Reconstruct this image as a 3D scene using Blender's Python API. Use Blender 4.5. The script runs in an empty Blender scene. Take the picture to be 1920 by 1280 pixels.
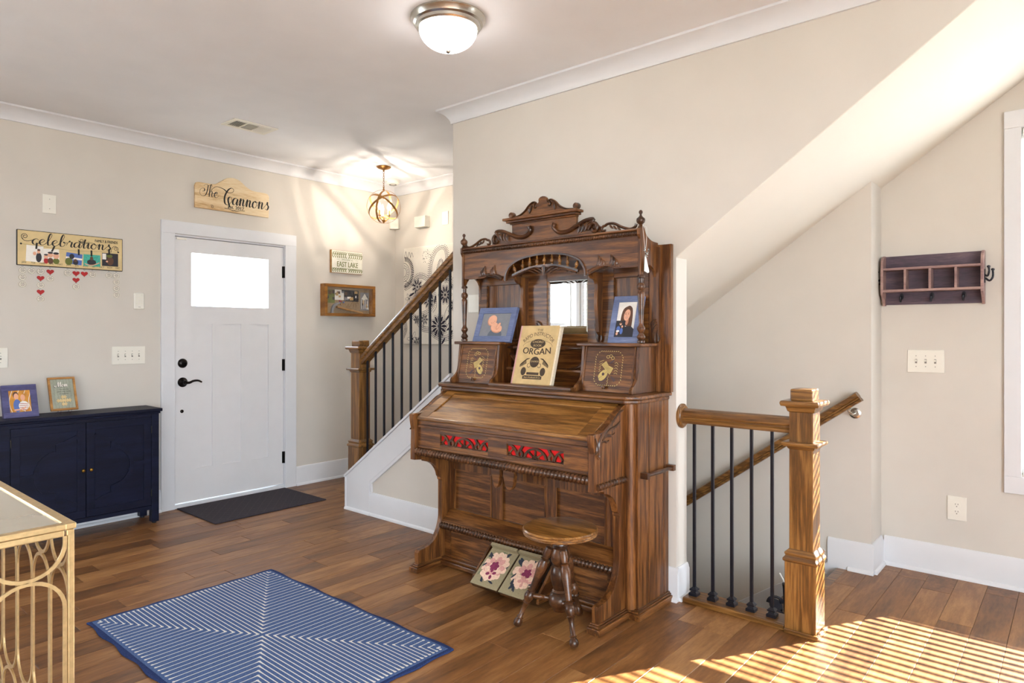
import bpy, bmesh, math, random
from mathutils import Matrix, Vector

random.seed(7)
scene = bpy.context.scene
C = scene.collection
PI = math.pi

# ------------------------------------------------------------------ camera
HCAM = 1.335
cd = bpy.data.cameras.new('camera')
cam = bpy.data.objects.new('camera', cd)
C.objects.link(cam)
cam.location = (0, 0, HCAM)
cam.rotation_euler = (PI / 2, 0, math.radians(40.5))
cd.sensor_width = 36.0
cd.lens = 1250.0 / 1920.0 * 36.0
cd.shift_y = -16.0 / 1920.0
cd.clip_start = 0.05
scene.camera = cam

# ------------------------------------------------------------------ world, sun, exposure
w = bpy.data.worlds.new('sky')
scene.world = w
w.use_nodes = True
bg = w.node_tree.nodes['Background']
bg.inputs['Color'].default_value = (0.77, 0.885, 1.0, 1)
bg.inputs['Strength'].default_value = 15.5

sd = bpy.data.lights.new('sun', 'SUN')
sd.energy = 64.0
sd.angle = math.radians(0.45)
sd.color = (1.0, 0.98, 0.95)
sun = bpy.data.objects.new('sun', sd)
C.objects.link(sun)
sun.rotation_euler = Vector((-0.59, -1.0, -0.76)).to_track_quat('-Z', 'Y').to_euler()
sun.location = (6, 12, 8)


def portal(loc, rot, sx, sy):
    a = bpy.data.lights.new('window_portal', 'AREA')
    a.shape = 'RECTANGLE'
    a.size = sx
    a.size_y = sy
    a.cycles.is_portal = True
    o = bpy.data.objects.new('window_portal', a)
    C.objects.link(o)
    o.location = loc
    o.rotation_euler = rot
    return o


vs = scene.view_settings
vs.view_transform = 'Standard'
vs.look = 'None'
vs.exposure = 0.22
vs.gamma = 1.0
vs.use_curve_mapping = False
scene.display_settings.display_device = 'sRGB'

# ------------------------------------------------------------------ helpers


def lin(c):
    r = []
    for v in c[:3]:
        v = v / 255.0
        r.append(v / 12.92 if v <= 0.04045 else ((v + 0.055) / 1.055) ** 2.4)
    return (r[0], r[1], r[2], 1.0)


class MB:
    def __init__(s):
        s.v = []
        s.f = []
        s.mi = []
        s.M = None
        s.k = 0

    def add(s, vs_, fs):
        b = len(s.v)
        for p in vs_:
            p = Vector(p)
            if s.M is not None:
                p = s.M @ p
            s.v.append(p)
        for f in fs:
            s.f.append([b + i for i in f])
            s.mi.append(s.k)
        return s

    def box(s, x0, x1, y0, y1, z0, z1):
        return s.add([(x0, y0, z0), (x1, y0, z0), (x1, y1, z0), (x0, y1, z0),
                      (x0, y0, z1), (x1, y0, z1), (x1, y1, z1), (x0, y1, z1)],
                     [(0, 3, 2, 1), (4, 5, 6, 7), (0, 1, 5, 4), (1, 2, 6, 5), (2, 3, 7, 6), (3, 0, 4, 7)])

    def prism(s, poly, axis, a0, a1):
        n = len(poly)
        A = sum(poly[i][0] * poly[(i + 1) % n][1] - poly[(i + 1) % n][0] * poly[i][1] for i in range(n))
        if A < 0:
            poly = poly[::-1]
        if axis == 'x':
            g = lambda p, a: (a, p[0], p[1])
        elif axis == 'y':
            poly = poly[::-1]
            g = lambda p, a: (p[0], a, p[1])
        else:
            g = lambda p, a: (p[0], p[1], a)
        V = [g(p, a0) for p in poly] + [g(p, a1) for p in poly]
        F = [tuple(reversed(range(n))), tuple(range(n, 2 * n))]
        for i in range(n):
            j = (i + 1) % n
            F.append((i, j, n + j, n + i))
        return s.add(V, F)

    def lathe(s, prof, c=(0, 0, 0), seg=20, axis=None, sc=(1, 1)):
        """prof: (radius, height) list, along +Z or along vector axis"""
        ax = Vector(axis or (0, 0, 1)).normalized()
        q = Vector((0, 0, 1)).rotation_difference(ax).to_matrix()
        c = Vector(c)
        V = []
        F = []
        n = len(prof)
        for r, h in prof:
            for i in range(seg):
                t = 2 * PI * i / seg
                V.append(c + q @ Vector((r * math.cos(t) * sc[0], r * math.sin(t) * sc[1], h)))
        for k in range(n - 1):
            for i in range(seg):
                j = (i + 1) % seg
                F.append((k * seg + i, k * seg + j, (k + 1) * seg + j, (k + 1) * seg + i))
        if prof[0][0] > 1e-6:
            F.append(tuple(reversed(range(seg))))
        if prof[-1][0] > 1e-6:
            F.append(tuple(range((n - 1) * seg, n * seg)))
        return s.add(V, F)

    def sweep(s, pts, sect, closed=False, up=(0, 0, 1), scale=None):
        """sweep a 2D section (list of (a,b)) along pts; a is sideways, b along 'up'"""
        P = [Vector(p) for p in pts]
        n = len(P)
        m = len(sect)
        V = []
        upv = Vector(up).normalized()
        for i in range(n):
            if closed:
                t = P[(i + 1) % n] - P[i - 1]
            else:
                t = P[min(i + 1, n - 1)] - P[max(i - 1, 0)]
            t.normalize()
            side = t.cross(upv)
            if side.length < 1e-4:
                side = t.cross(Vector((1, 0.13, 0.2)))
            side.normalize()
            u2 = side.cross(t).normalized()
            k = 1.0 if scale is None else scale[i]
            for a, b in sect:
                V.append(P[i] + side * a * k + u2 * b * k)
        F = []
        rng = n if closed else n - 1
        for i in range(rng):
            i2 = (i + 1) % n
            for j in range(m):
                j2 = (j + 1) % m
                F.append((i * m + j, i * m + j2, i2 * m + j2, i2 * m + j))
        if not closed:
            F.append(tuple(reversed(range(m))))
            F.append(tuple(range((n - 1) * m, n * m)))
        return s.add(V, F)

    def tube(s, pts, r, seg=8, closed=False, scale=None, up=(0.02, 0.03, 1)):
        sect = [(r * math.cos(2 * PI * i / seg), r * math.sin(2 * PI * i / seg)) for i in range(seg)]
        return s.sweep(pts, sect, closed, up, scale)

    def bar(s, pts, wd, th, up=(0, 0, 1), closed=False, scale=None):
        a, b = wd / 2, th / 2
        return s.sweep(pts, [(-a, -b), (a, -b), (a, b), (-a, b)], closed, up, scale)

    def rope(s, p0, p1, r, pitch, seg=10, amp=0.22, starts=2):
        p0 = Vector(p0)
        p1 = Vector(p1)
        L = (p1 - p0).length
        n = max(4, int(L / pitch * 5))
        t = (p1 - p0).normalized()
        side = t.cross(Vector((0.05, 0.03, 1))).normalized()
        u = side.cross(t)
        V = []
        F = []
        for i in range(n + 1):
            d = L * i / n
            for j in range(seg):
                th = 2 * PI * j / seg
                rr = r * (1 + amp * math.cos(2 * PI * d / pitch - th))
                V.append(p0 + t * d + (side * math.cos(th) + u * math.sin(th)) * rr)
        for i in range(n):
            for j in range(seg):
                j2 = (j + 1) % seg
                F.append((i * seg + j, i * seg + j2, (i + 1) * seg + j2, (i + 1) * seg + j))
        F.append(tuple(reversed(range(seg))))
        F.append(tuple(range(n * seg, (n + 1) * seg)))
        return s.add(V, F)

    # flat things in the local (u, w) plane at height d
    def poly(s, pts, d=0.0):
        A = sum(pts[i][0] * pts[(i + 1) % len(pts)][1] - pts[(i + 1) % len(pts)][0] * pts[i][1] for i in range(len(pts)))
        if A < 0:
            pts = pts[::-1]
        return s.add([(p[0], p[1], d) for p in pts], [tuple(range(len(pts)))])

    def ell(s, cx, cy, rx, ry, d=0.0, rot=0.0, n=16, a0=0.0, a1=2 * PI):
        ps = []
        full = abs(a1 - a0 - 2 * PI) < 1e-6
        for i in range(n if full else n + 1):
            t = a0 + (a1 - a0) * i / n
            x, y = rx * math.cos(t), ry * math.sin(t)
            ps.append((cx + x * math.cos(rot) - y * math.sin(rot), cy + x * math.sin(rot) + y * math.cos(rot)))
        return s.poly(ps, d)

    def rect(s, x0, x1, y0, y1, d=0.0):
        return s.poly([(x0, y0), (x1, y0), (x1, y1), (x0, y1)], d)

    def stroke(s, pts, wd, d=0.0, closed=False):
        """flat ribbon; wd is a number or a list"""
        n = len(pts)
        V = []
        for i in range(n):
            if closed:
                a, b = pts[i - 1], pts[(i + 1) % n]
            else:
                a, b = pts[max(i - 1, 0)], pts[min(i + 1, n - 1)]
            dx, dy = b[0] - a[0], b[1] - a[1]
            L = math.hypot(dx, dy) or 1.0
            k = wd[i] if isinstance(wd, (list, tuple)) else wd
            ox, oy = -dy / L * k / 2, dx / L * k / 2
            V.append((pts[i][0] - ox, pts[i][1] - oy, d))
            V.append((pts[i][0] + ox, pts[i][1] + oy, d))
        F = []
        for i in range(n if closed else n - 1):
            j = (i + 1) % n
            F.append((2 * i, 2 * j, 2 * j + 1, 2 * i + 1))
        return s.add(V, F)

    def mesh(s, name, mats, root):
        me = bpy.data.meshes.new(name)
        o = Vector((0, 0, 0)) if root is None else root
        me.from_pydata([tuple(p - o) for p in s.v], [], s.f)
        if not isinstance(mats, (list, tuple)):
            mats = [mats]
        for m in mats:
            me.materials.append(m)
        if len(mats) > 1:
            me.polygons.foreach_set('material_index', s.mi)
        return me

    def build(s, name, mats, parent=None, origin=None, smooth=None, bevel=0.0, seg=2):
        """origin: world point for the object's origin (top-level); children use their root's origin"""
        if parent is not None:
            root = ROOT[parent.name]
        else:
            root = Vector(origin) if origin is not None else Vector((0, 0, 0))
        me = s.mesh(name, mats, root)
        if smooth is not None:
            me.polygons.foreach_set('use_smooth', [True] * len(me.polygons))
            me.set_sharp_from_angle(angle=smooth)
        ob = bpy.data.objects.new(name, me)
        C.objects.link(ob)
        if parent is None:
            ob.location = root
        else:
            ob.parent = parent
        ROOT[ob.name] = root
        if bevel > 0:
            b = ob.modifiers.new('bevel', 'BEVEL')
            b.width = bevel
            b.segments = seg
            b.limit_method = 'ANGLE'
            b.angle_limit = math.radians(40)
        return ob


ROOT = {}


def tag(o, label=None, cat=None, group=None, kind=None):
    if label:
        o['label'] = label
    if cat:
        o['category'] = cat
    if group:
        o['group'] = group
    if kind:
        o['kind'] = kind
    return o


def thing(name, label, cat, loc, group=None, kind=None):
    o = bpy.data.objects.new(name, None)
    C.objects.link(o)
    o.location = loc
    o.empty_display_size = 0.05
    ROOT[o.name] = Vector(loc)
    return tag(o, label, cat, group, kind)


def copy_part(o, parent, dx=(0, 0, 0)):
    c = o.copy()
    C.objects.link(c)
    c.parent = parent
    c.location = Vector(o.location) + Vector(dx)
    ROOT[c.name] = ROOT[parent.name]
    return c


def basis(o, u, wv, n):
    M = Matrix.Identity(4)
    for i in range(3):
        M[i][0] = u[i]
        M[i][1] = wv[i]
        M[i][2] = n[i]
        M[i][3] = o[i]
    return M


def onleft(x, y=0.0, z=0.0):   # plane facing +X: u=+Y, w=+Z
    return basis((x, y, z), (0, 1, 0), (0, 0, 1), (1, 0, 0))


def onfront(y, x=0.0, z=0.0):  # plane facing -Y: u=+X, w=+Z
    return basis((x, y, z), (1, 0, 0), (0, 0, 1), (0, -1, 0))


def cr(pts, n=6, closed=False):
    """Catmull-Rom through points (any dimension)"""
    P = [tuple(p) for p in pts]
    m = len(P)
    out = []
    rng = m if closed else m - 1
    for i in range(rng):
        if closed:
            p0, p1, p2, p3 = P[i - 1], P[i], P[(i + 1) % m], P[(i + 2) % m]
        else:
            p0, p1, p2, p3 = P[max(i - 1, 0)], P[i], P[i + 1], P[min(i + 2, m - 1)]
        for k in range(n):
            t = k / n
            out.append(tuple(0.5 * (2 * b + (c - a) * t + (2 * a - 5 * b + 4 * c - d) * t * t + (3 * b - a - 3 * c + d) * t ** 3)
                             for a, b, c, d in zip(p0, p1, p2, p3)))
    if not closed:
        out.append(P[-1])
    return out


def holes(a0, a1, b0, b1, hs):
    """rectangles covering [a0,a1]x[b0,b1] minus holes (a0,a1,b0,b1)"""
    A = sorted({a0, a1, *[h[0] for h in hs], *[h[1] for h in hs]})
    out = []
    for i in range(len(A) - 1):
        x0, x1 = A[i], A[i + 1]
        if x0 < a0 - 1e-9 or x1 > a1 + 1e-9:
            continue
        cuts = sorted([(h[2], h[3]) for h in hs if h[0] <= x0 + 1e-9 and h[1] >= x1 - 1e-9])
        z = b0
        for c0, c1 in cuts:
            if c0 > z + 1e-9:
                out.append((x0, x1, z, c0))
            z = max(z, c1)
        if z < b1 - 1e-9:
            out.append((x0, x1, z, b1))
    return out


# ------------------------------------------------------------------ materials
MATS = {}


def nodes_of(name):
    m = bpy.data.materials.new(name)
    m.use_nodes = True
    MATS[name] = m
    nt = m.node_tree
    return m, nt, nt.nodes['Principled BSDF']


def plain(name, rgb, rough=0.5, metal=0.0, noise=0.06, nscale=30.0, bump=0.0, spec=0.5, coat=0.0):
    m, nt, p = nodes_of(name)
    c = lin(rgb)
    p.inputs['Roughness'].default_value = rough
    p.inputs['Metallic'].default_value = metal
    p.inputs['Specular IOR Level'].default_value = spec
    p.inputs['Coat Weight'].default_value = coat
    tc = nt.nodes.new('ShaderNodeTexCoord')
    nz = nt.nodes.new('ShaderNodeTexNoise')
    nz.inputs['Scale'].default_value = nscale
    nz.inputs['Detail'].default_value = 4
    rp = nt.nodes.new('ShaderNodeValToRGB')
    rp.color_ramp.elements[0].position = 0.3
    rp.color_ramp.elements[1].position = 0.7
    rp.color_ramp.elements[0].color = tuple(v * (1 - noise) for v in c[:3]) + (1,)
    rp.color_ramp.elements[1].color = tuple(min(1, v * (1 + noise)) for v in c[:3]) + (1,)
    nt.links.new(tc.outputs['Object'], nz.inputs['Vector'])
    nt.links.new(nz.outputs['Fac'], rp.inputs['Fac'])
    nt.links.new(rp.outputs['Color'], p.inputs['Base Color'])
    if bump:
        b = nt.nodes.new('ShaderNodeBump')
        b.inputs['Strength'].default_value = bump
        b.inputs['Distance'].default_value = 0.002
        nt.links.new(nz.outputs['Fac'], b.inputs['Height'])
        nt.links.new(b.outputs['Normal'], p.inputs['Normal'])
    return m


def wood(name, dark, mid, light, axis='x', rough=0.35, freq=14.0, stretch=9.0, contour=7.0, vary=0.0, coat=0.0, bump=0.25, amp=0.6, camp=0.13, spec=0.5):
    m, nt, p = nodes_of(name)
    N = nt.nodes.new
    L = nt.links.new
    tc = N('ShaderNodeTexCoord')
    oi = N('ShaderNodeObjectInfo')
    ge = N('ShaderNodeNewGeometry')
    sm = N('ShaderNodeMath')
    sm.operation = 'ADD'
    L(oi.outputs['Random'], sm.inputs[0])
    L(ge.outputs['Random Per Island'], sm.inputs[1])
    mu = N('ShaderNodeMath')
    mu.operation = 'MULTIPLY'
    mu.inputs[1].default_value = 23.7
    L(sm.outputs[0], mu.inputs[0])
    ad = N('ShaderNodeVectorMath')
    ad.operation = 'ADD'
    L(tc.outputs['Object'], ad.inputs[0])
    L(mu.outputs[0], ad.inputs[1])
    mp = N('ShaderNodeMapping')
    sc = {'x': (freq / stretch, freq, freq), 'y': (freq, freq / stretch, freq), 'z': (freq, freq, freq / stretch)}[axis]
    mp.inputs['Scale'].default_value = sc
    L(ad.outputs[0], mp.inputs['Vector'])
    n1 = N('ShaderNodeTexNoise')
    n1.inputs['Scale'].default_value = 0.45
    n1.inputs['Detail'].default_value = 3
    n1.inputs['Roughness'].default_value = 0.45
    L(mp.outputs[0], n1.inputs['Vector'])
    k = N('ShaderNodeMath')
    k.operation = 'MULTIPLY'
    k.inputs[1].default_value = contour * 2 * PI
    L(n1.outputs['Fac'], k.inputs[0])
    si = N('ShaderNodeMath')
    si.operation = 'SINE'
    L(k.outputs[0], si.inputs[0])
    n2 = N('ShaderNodeTexNoise')
    n2.inputs['Scale'].default_value = 5.0
    n2.inputs['Detail'].default_value = 4
    n2.inputs['Roughness'].default_value = 0.65
    L(mp.outputs[0], n2.inputs['Vector'])
    # fac = 0.5 + 0.17*sin + 0.9*(n2-0.5) + vary
    a1 = N('ShaderNodeMath')
    a1.operation = 'MULTIPLY_ADD'
    a1.inputs[1].default_value = camp
    a1.inputs[2].default_value = 0.5 - amp / 2
    L(si.outputs[0], a1.inputs[0])
    a2 = N('ShaderNodeMath')
    a2.operation = 'MULTIPLY_ADD'
    a2.inputs[1].default_value = amp
    L(n2.outputs['Fac'], a2.inputs[0])
    L(a1.outputs[0], a2.inputs[2])
    last = a2
    if vary:
        fr = N('ShaderNodeMath')
        fr.operation = 'FRACT'
        L(mu.outputs[0], fr.inputs[0])
        v = N('ShaderNodeMath')
        v.operation = 'MULTIPLY_ADD'
        v.inputs[1].default_value = vary
        L(fr.outputs[0], v.inputs[0])
        v2 = N('ShaderNodeMath')
        v2.operation = 'SUBTRACT'
        v2.inputs[1].default_value = vary / 2
        L(a2.outputs[0], v2.inputs[0])
        L(v2.outputs[0], v.inputs[2])
        last = v
    rp = N('ShaderNodeValToRGB')
    e = rp.color_ramp.elements
    e[0].position = 0.22
    e[0].color = lin(dark)
    e[1].position = 0.8
    e[1].color = lin(light)
    em = e.new(0.5)
    em.color = lin(mid)
    L(last.outputs[0], rp.inputs['Fac'])
    L(rp.outputs['Color'], p.inputs['Base Color'])
    p.inputs['Roughness'].default_value = rough
    p.inputs['Coat Weight'].default_value = coat
    p.inputs['Coat Roughness'].default_value = 0.15
    p.inputs['Specular IOR Level'].default_value = spec
    b = N('ShaderNodeBump')
    b.inputs['Strength'].default_value = bump
    b.inputs['Distance'].default_value = 0.0015
    L(a2.outputs[0], b.inputs['Height'])
    L(b.outputs['Normal'], p.inputs['Normal'])
    return m


def emitter(name, rgb, strength):
    m, nt, p = nodes_of(name)
    p.inputs['Base Color'].default_value = lin(rgb)
    p.inputs['Emission Color'].default_value = lin(rgb)
    p.inputs['Emission Strength'].default_value = strength
    return m


def glass(name, tint=(255, 255, 255), refl=0.06):
    m, nt, p = nodes_of(name)
    out = nt.nodes['Material Output']
    tr = nt.nodes.new('ShaderNodeBsdfTransparent')
    tr.inputs['Color'].default_value = lin(tint)
    gl = nt.nodes.new('ShaderNodeBsdfGlossy')
    gl.inputs['Roughness'].default_value = 0.02
    mx = nt.nodes.new('ShaderNodeMixShader')
    mx.inputs[0].default_value = refl
    nt.links.new(tr.outputs[0], mx.inputs[1])
    nt.links.new(gl.outputs[0], mx.inputs[2])
    nt.links.new(mx.outputs[0], out.inputs['Surface'])
    return m


def bulb_glass(name):
    m, nt, p = nodes_of(name)
    out = nt.nodes['Material Output']
    tr = nt.nodes.new('ShaderNodeBsdfTransparent')
    em = nt.nodes.new('ShaderNodeEmission')
    em.inputs['Color'].default_value = lin((255, 244, 228))
    em.inputs['Strength'].default_value = 9.0
    mx = nt.nodes.new('ShaderNodeMixShader')
    mx.inputs[0].default_value = 0.3
    nt.links.new(tr.outputs[0], mx.inputs[1])
    nt.links.new(em.outputs[0], mx.inputs[2])
    nt.links.new(mx.outputs[0], out.inputs['Surface'])
    return m


WALL = plain('wall_paint', (209, 203, 194), 0.85, noise=0.02, nscale=4, spec=0.2)
CEIL = plain('ceiling_paint', (236, 237, 240), 0.9, noise=0.02, nscale=4, spec=0.2)
TRIM = plain('white_trim', (219, 220, 223), 0.4, noise=0.015, nscale=8)
DOORW = plain('white_door_paint', (222, 221, 222), 0.4, noise=0.015, nscale=9)
PLATE = plain('ivory_plastic', (232, 229, 218), 0.35, noise=0.01)
GREY = plain('dark_slot', (128, 123, 115), 0.6)
FLOORM = wood('floor_wood', (80, 49, 24), (130, 86, 46), (174, 128, 78), 'y', spec=0.42, rough=0.42, freq=14, stretch=7, contour=4, vary=0.26, coat=0.06, bump=0.3, amp=0.5, camp=0.07)
OAKX = wood('organ_oak_x', (42, 22, 9), (94, 56, 26), (146, 96, 48), 'x', rough=0.33, freq=52, stretch=16, contour=4, coat=0.04, spec=0.4, amp=0.66)
OAKY = wood('organ_oak_y', (42, 22, 9), (94, 56, 26), (146, 96, 48), 'y', rough=0.33, freq=52, stretch=16, contour=4, coat=0.04, spec=0.4, amp=0.66)
OAKZ = wood('organ_oak_z', (42, 22, 9), (94, 56, 26), (146, 96, 48), 'z', rough=0.33, freq=52, stretch=16, contour=4, coat=0.04, spec=0.4, amp=0.66)
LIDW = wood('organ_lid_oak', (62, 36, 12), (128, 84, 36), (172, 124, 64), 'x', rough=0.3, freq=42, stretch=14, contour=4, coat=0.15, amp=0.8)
OAKD = wood('organ_carving', (30, 16, 9), (70, 42, 23), (116, 74, 42), 'x', rough=0.3, freq=25, stretch=3, contour=2, coat=0.2, spec=0.4)
NEWZ = wood('stair_oak_z', (54, 31, 10), (112, 74, 32), (156, 112, 58), 'z', rough=0.32, freq=46, stretch=18, contour=5, coat=0.2)
NEWX = wood('stair_oak_x', (54, 31, 10), (112, 74, 32), (156, 112, 58), 'x', rough=0.32, freq=46, stretch=18, contour=5, coat=0.2)
IRON = plain('black_iron', (24, 25, 34), 0.4, metal=0.3, noise=0.1)
BLACK = plain('black_ink', (22, 19, 18), 0.6)
BRONZE = plain('oil_rubbed_bronze', (26, 21, 19), 0.28, metal=0.7, noise=0.1)
NAVY = wood('navy_paint', (9, 11, 26), (16, 20, 42), (25, 31, 58), 'y', rough=0.5, spec=0.22, freq=60, stretch=12, contour=1, bump=0.15)
BLUEF = wood('blue_frame_paint', (76, 88, 122), (104, 116, 152), (138, 148, 182), 'x', rough=0.55, freq=60, stretch=10, contour=1, bump=0.2)
INDIGOF = wood('indigo_frame_paint', (50, 50, 88), (76, 76, 120), (104, 104, 148), 'y', rough=0.55, freq=60, stretch=10, contour=1, bump=0.2)
GOLD = plain('brushed_gold', (206, 178, 128), 0.35, metal=0.75, noise=0.12, nscale=60)
BRASS = plain('brass', (190, 150, 70), 0.25, metal=0.9)
NICKEL = plain('brushed_nickel', (200, 196, 188), 0.25, metal=0.95)
PBRONZE = plain('aged_gold_metal', (150, 108, 56), 0.35, metal=0.8, noise=0.2)
MIRROR = plain('mirror_silver', (245, 247, 245), 0.01, metal=1.0, noise=0.0)
GLASS = glass('window_glass')
CREAM = plain('cream_board', (214, 191, 140), 0.6, noise=0.08, nscale=14)
WHITEP = plain('white_print', (238, 234, 226), 0.6)
RED = plain('red_enamel', (172, 22, 24), 0.4)
REDCLOTH = plain('red_cloth', (225, 12, 16), 0.8)
SKIN = plain('skin_print', (226, 170, 140), 0.5)
SLATE = plain('slate_print', (92, 100, 112), 0.5)
SKIN2 = plain('skin_shade_print', (198, 136, 108), 0.5)
HAIR = plain('brown_print', (92, 58, 38), 0.5)
DKPRINT = plain('dark_print', (38, 36, 44), 0.5)
GREYPRINT = plain('grey_print', (128, 130, 136), 0.5)
ORANGEP = plain('orange_print', (206, 142, 52), 0.5, noise=0.2)
TEAL = plain('teal_print', (62, 168, 150), 0.5, noise=0.25, nscale=90)
BLUEP = plain('blue_print', (82, 110, 178), 0.5)
GREENP = plain('green_print', (98, 106, 40), 0.6)
TAN = plain('tan_print', (196, 158, 104), 0.6)
NATURAL = wood('natural_pine', (132, 86, 36), (172, 122, 62), (200, 152, 88), 'y', rough=0.5, freq=40, stretch=10, contour=2)
PINE = wood('weathered_cream', (176, 128, 70), (222, 196, 154), (238, 222, 190), 'y', rough=0.6, freq=22, stretch=9, contour=2)
HONEY = wood('honey_wood', (92, 54, 14), (142, 92, 32), (172, 120, 52), 'y', rough=0.4, freq=30, stretch=9, contour=2)
BURLAP = plain('burlap_print', (150, 126, 96), 0.8, noise=0.2, nscale=120)
RACKW = wood('rack_wood', (46, 38, 52), (84, 68, 80), (124, 102, 104), 'x', rough=0.6, freq=45, stretch=10, contour=1)
RACKE = wood('rack_edge_wood', (104, 78, 80), (146, 116, 112), (186, 156, 142), 'x', rough=0.6, freq=45, stretch=10, contour=1)
PAPER = plain('old_paper', (200, 172, 122), 0.8, noise=0.12, nscale=22)
PAGES = plain('book_pages', (222, 208, 182), 0.9, noise=0.1, nscale=150)
PINKSP = plain('pink_spine', (196, 146, 142), 0.8)
INK = plain('book_ink', (66, 52, 38), 0.8, noise=0.15)
STENCIL = plain('gold_stencil', (186, 160, 92), 0.5, noise=0.12)
STENDK = plain('dark_stencil', (64, 40, 44), 0.5)
MATM = plain('door_mat', (46, 40, 50), 0.9, noise=0.3, nscale=160, bump=0.6)
MATR = plain('door_mat_ridge', (58, 52, 58), 0.9, noise=0.3, nscale=160)
RUGM = plain('rug_blue', (76, 98, 140), 0.95, noise=0.28, nscale=240, bump=0.8, spec=0.1)
RUGE = plain('rug_edge', (44, 58, 100), 0.95, noise=0.3, nscale=200, bump=0.8, spec=0.1)
RUGW = plain('rug_cream', (216, 216, 212), 0.95, noise=0.08, nscale=200, spec=0.1)
NEEDLE = plain('needlepoint_ground', (146, 134, 104), 0.95, noise=0.2, nscale=300, bump=0.4)
PETAL = plain('needlepoint_petal', (226, 192, 168), 0.95, noise=0.14, nscale=120)
PETAL2 = plain('needlepoint_blush', (206, 150, 140), 0.95, noise=0.16, nscale=120)
PLUM = plain('needlepoint_plum', (128, 44, 78), 0.95, noise=0.2, nscale=120)
LEAF = plain('needlepoint_leaf', (42, 48, 60), 0.95, noise=0.2, nscale=120)
LEAF2 = plain('needlepoint_sage', (112, 114, 88), 0.95, noise=0.2, nscale=120)
CANVAS = plain('canvas_cloth', (232, 226, 214), 0.9, noise=0.02)
CANVINK = plain('canvas_ink', (34, 28, 44), 0.85)
SIGNW = plain('sign_white', (232, 228, 214), 0.6)
OLIVE = plain('sign_olive', (112, 116, 58), 0.7)
TAGW = plain('wooden_tag', (230, 223, 208), 0.6)
RIBBON = plain('white_ribbon', (226, 228, 226), 0.6)
JEWEL = plain('silver_beads', (190, 196, 196), 0.25, metal=0.8)
ACRYL = glass('clear_acrylic', (245, 245, 248))
SAGEB = wood('sage_boards', (134, 138, 122), (158, 162, 146), (178, 182, 166), 'z', rough=0.6, freq=40, stretch=12, contour=1)
MARBLE = plain('mirror_table_top', (206, 200, 184), 0.08, metal=0.55, noise=0.02)
STONE = plain('grey_stone', (178, 174, 164), 0.8, noise=0.25, nscale=60, bump=0.6)
DARKBLUE = plain('dark_blue_rubber', (28, 36, 58), 0.6, noise=0.2)
BLINDM = plain('white_blind', (240, 240, 238), 0.5)
GROUNDM = plain('outdoor_ground', (150, 148, 140), 0.9, noise=0.2, nscale=2)

# ================================================================== the setting
XD, YW, YF, YB, YR, ZC = -5.23, 3.06, 4.32, 4.10, 4.345, 2.787
XE, XBACK, YBACK = -1.537, 2.7, -4.0
SL = 0.71


def soffit_z(x):
    return 1.71 + (ZC - 1.71) / (XE * -1 - 0.03) * (x - XE)


def struct(name, mb, mat, label, parent=None, smooth=None, bevel=0.0):
    o = mb.build(name, mat, parent, smooth=smooth, bevel=bevel)
    o['kind'] = 'structure'
    if label:
        o['label'] = label
    return o


# --- floor: slab plus single planks
mb = MB()
for r in holes(XD - 0.1, XBACK, YBACK, 4.45, [(-3.6, -1.03, 3.19, 4.45)]):
    mb.box(r[0], r[1], r[2], r[3], -0.06, -0.013)
floor = struct('floor', mb, FLOORM, 'brown hand-scraped hardwood plank floor running through the room')
PW = 0.132
lens_ = [0.55, 0.75, 0.95, 1.2]
pm = {}
for L_ in lens_:
    q = MB()
    g = 0.0007
    b = 0.0011
    q.add([(g, g, -0.013), (PW - g, g, -0.013), (PW - g, L_ - g, -0.013), (g, L_ - g, -0.013),
           (g, g, -b), (PW - g, g, -b), (PW - g, L_ - g, -b), (g, L_ - g, -b),
           (g + b, g + b, 0), (PW - g - b, g + b, 0), (PW - g - b, L_ - g - b, 0), (g + b, L_ - g - b, 0)],
          [(0, 1, 5, 4), (1, 2, 6, 5), (2, 3, 7, 6), (3, 0, 4, 7), (4, 5, 9, 8), (5, 6, 10, 9), (6, 7, 11, 10), (7, 4, 8, 11), (8, 9, 10, 11)])
    pm[L_] = q.mesh('plank', FLOORM, None)
FW = Vector((-math.sin(math.radians(40.5)), math.cos(math.radians(40.5)), 0))
RT = Vector((math.cos(math.radians(40.5)), math.sin(math.radians(40.5)), 0))


def in_view(x, y, z=0.0, m=0.0):
    d = Vector((x, y, z - HCAM))
    wv = d.dot(FW)
    if wv < 0.1:
        return False
    u = 960 + 1250 * d.dot(RT) / wv
    v = 624 - 1250 * d.z / wv
    return -m < u < 1920 + m and -m < v < 1280 + m


rest = MB()
ci = 0
x = -0.507 - PW * 36
nplank = 0
while x < XBACK:
    xm = x + PW / 2
    if xm < -4.2:
        y1 = YF + 0.02
    elif xm < -1.03:
        y1 = 3.17
    else:
        y1 = YR + 0.0
    y = YBACK - random.random() * 0.9
    while y < y1:
        L_ = random.choice(lens_)
        if y + L_ > y1:
            # last board of the row, cut to the wall
            cut = y1 - y
        else:
            cut = L_
        seen = any(in_view(x + a * PW, y + cut * t, 0, 30) for a in (0, 1) for t in (0, 0.2, 0.4, 0.6, 0.8, 1))
        hid = x > -2.8 and x + PW < -1.62 and y > 2.6
        if seen and not hid:
            if cut < 0.03:
                break
            p = bpy.data.objects.new('plank', pm[L_])
            C.objects.link(p)
            p.parent = floor
            p.location = (x, y, 0)
            p.scale = (1, cut / L_, 1)
            ROOT[p.name] = Vector((0, 0, 0))
            nplank += 1
        else:
            rest.box(x + 0.0007, x + PW - 0.0007, y + 0.0007, y + cut - 0.0007, -0.0125, 0)
        y += L_
    x += PW
o = rest.build('planks', FLOORM, floor)
o['kind'] = 'stuff'

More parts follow.
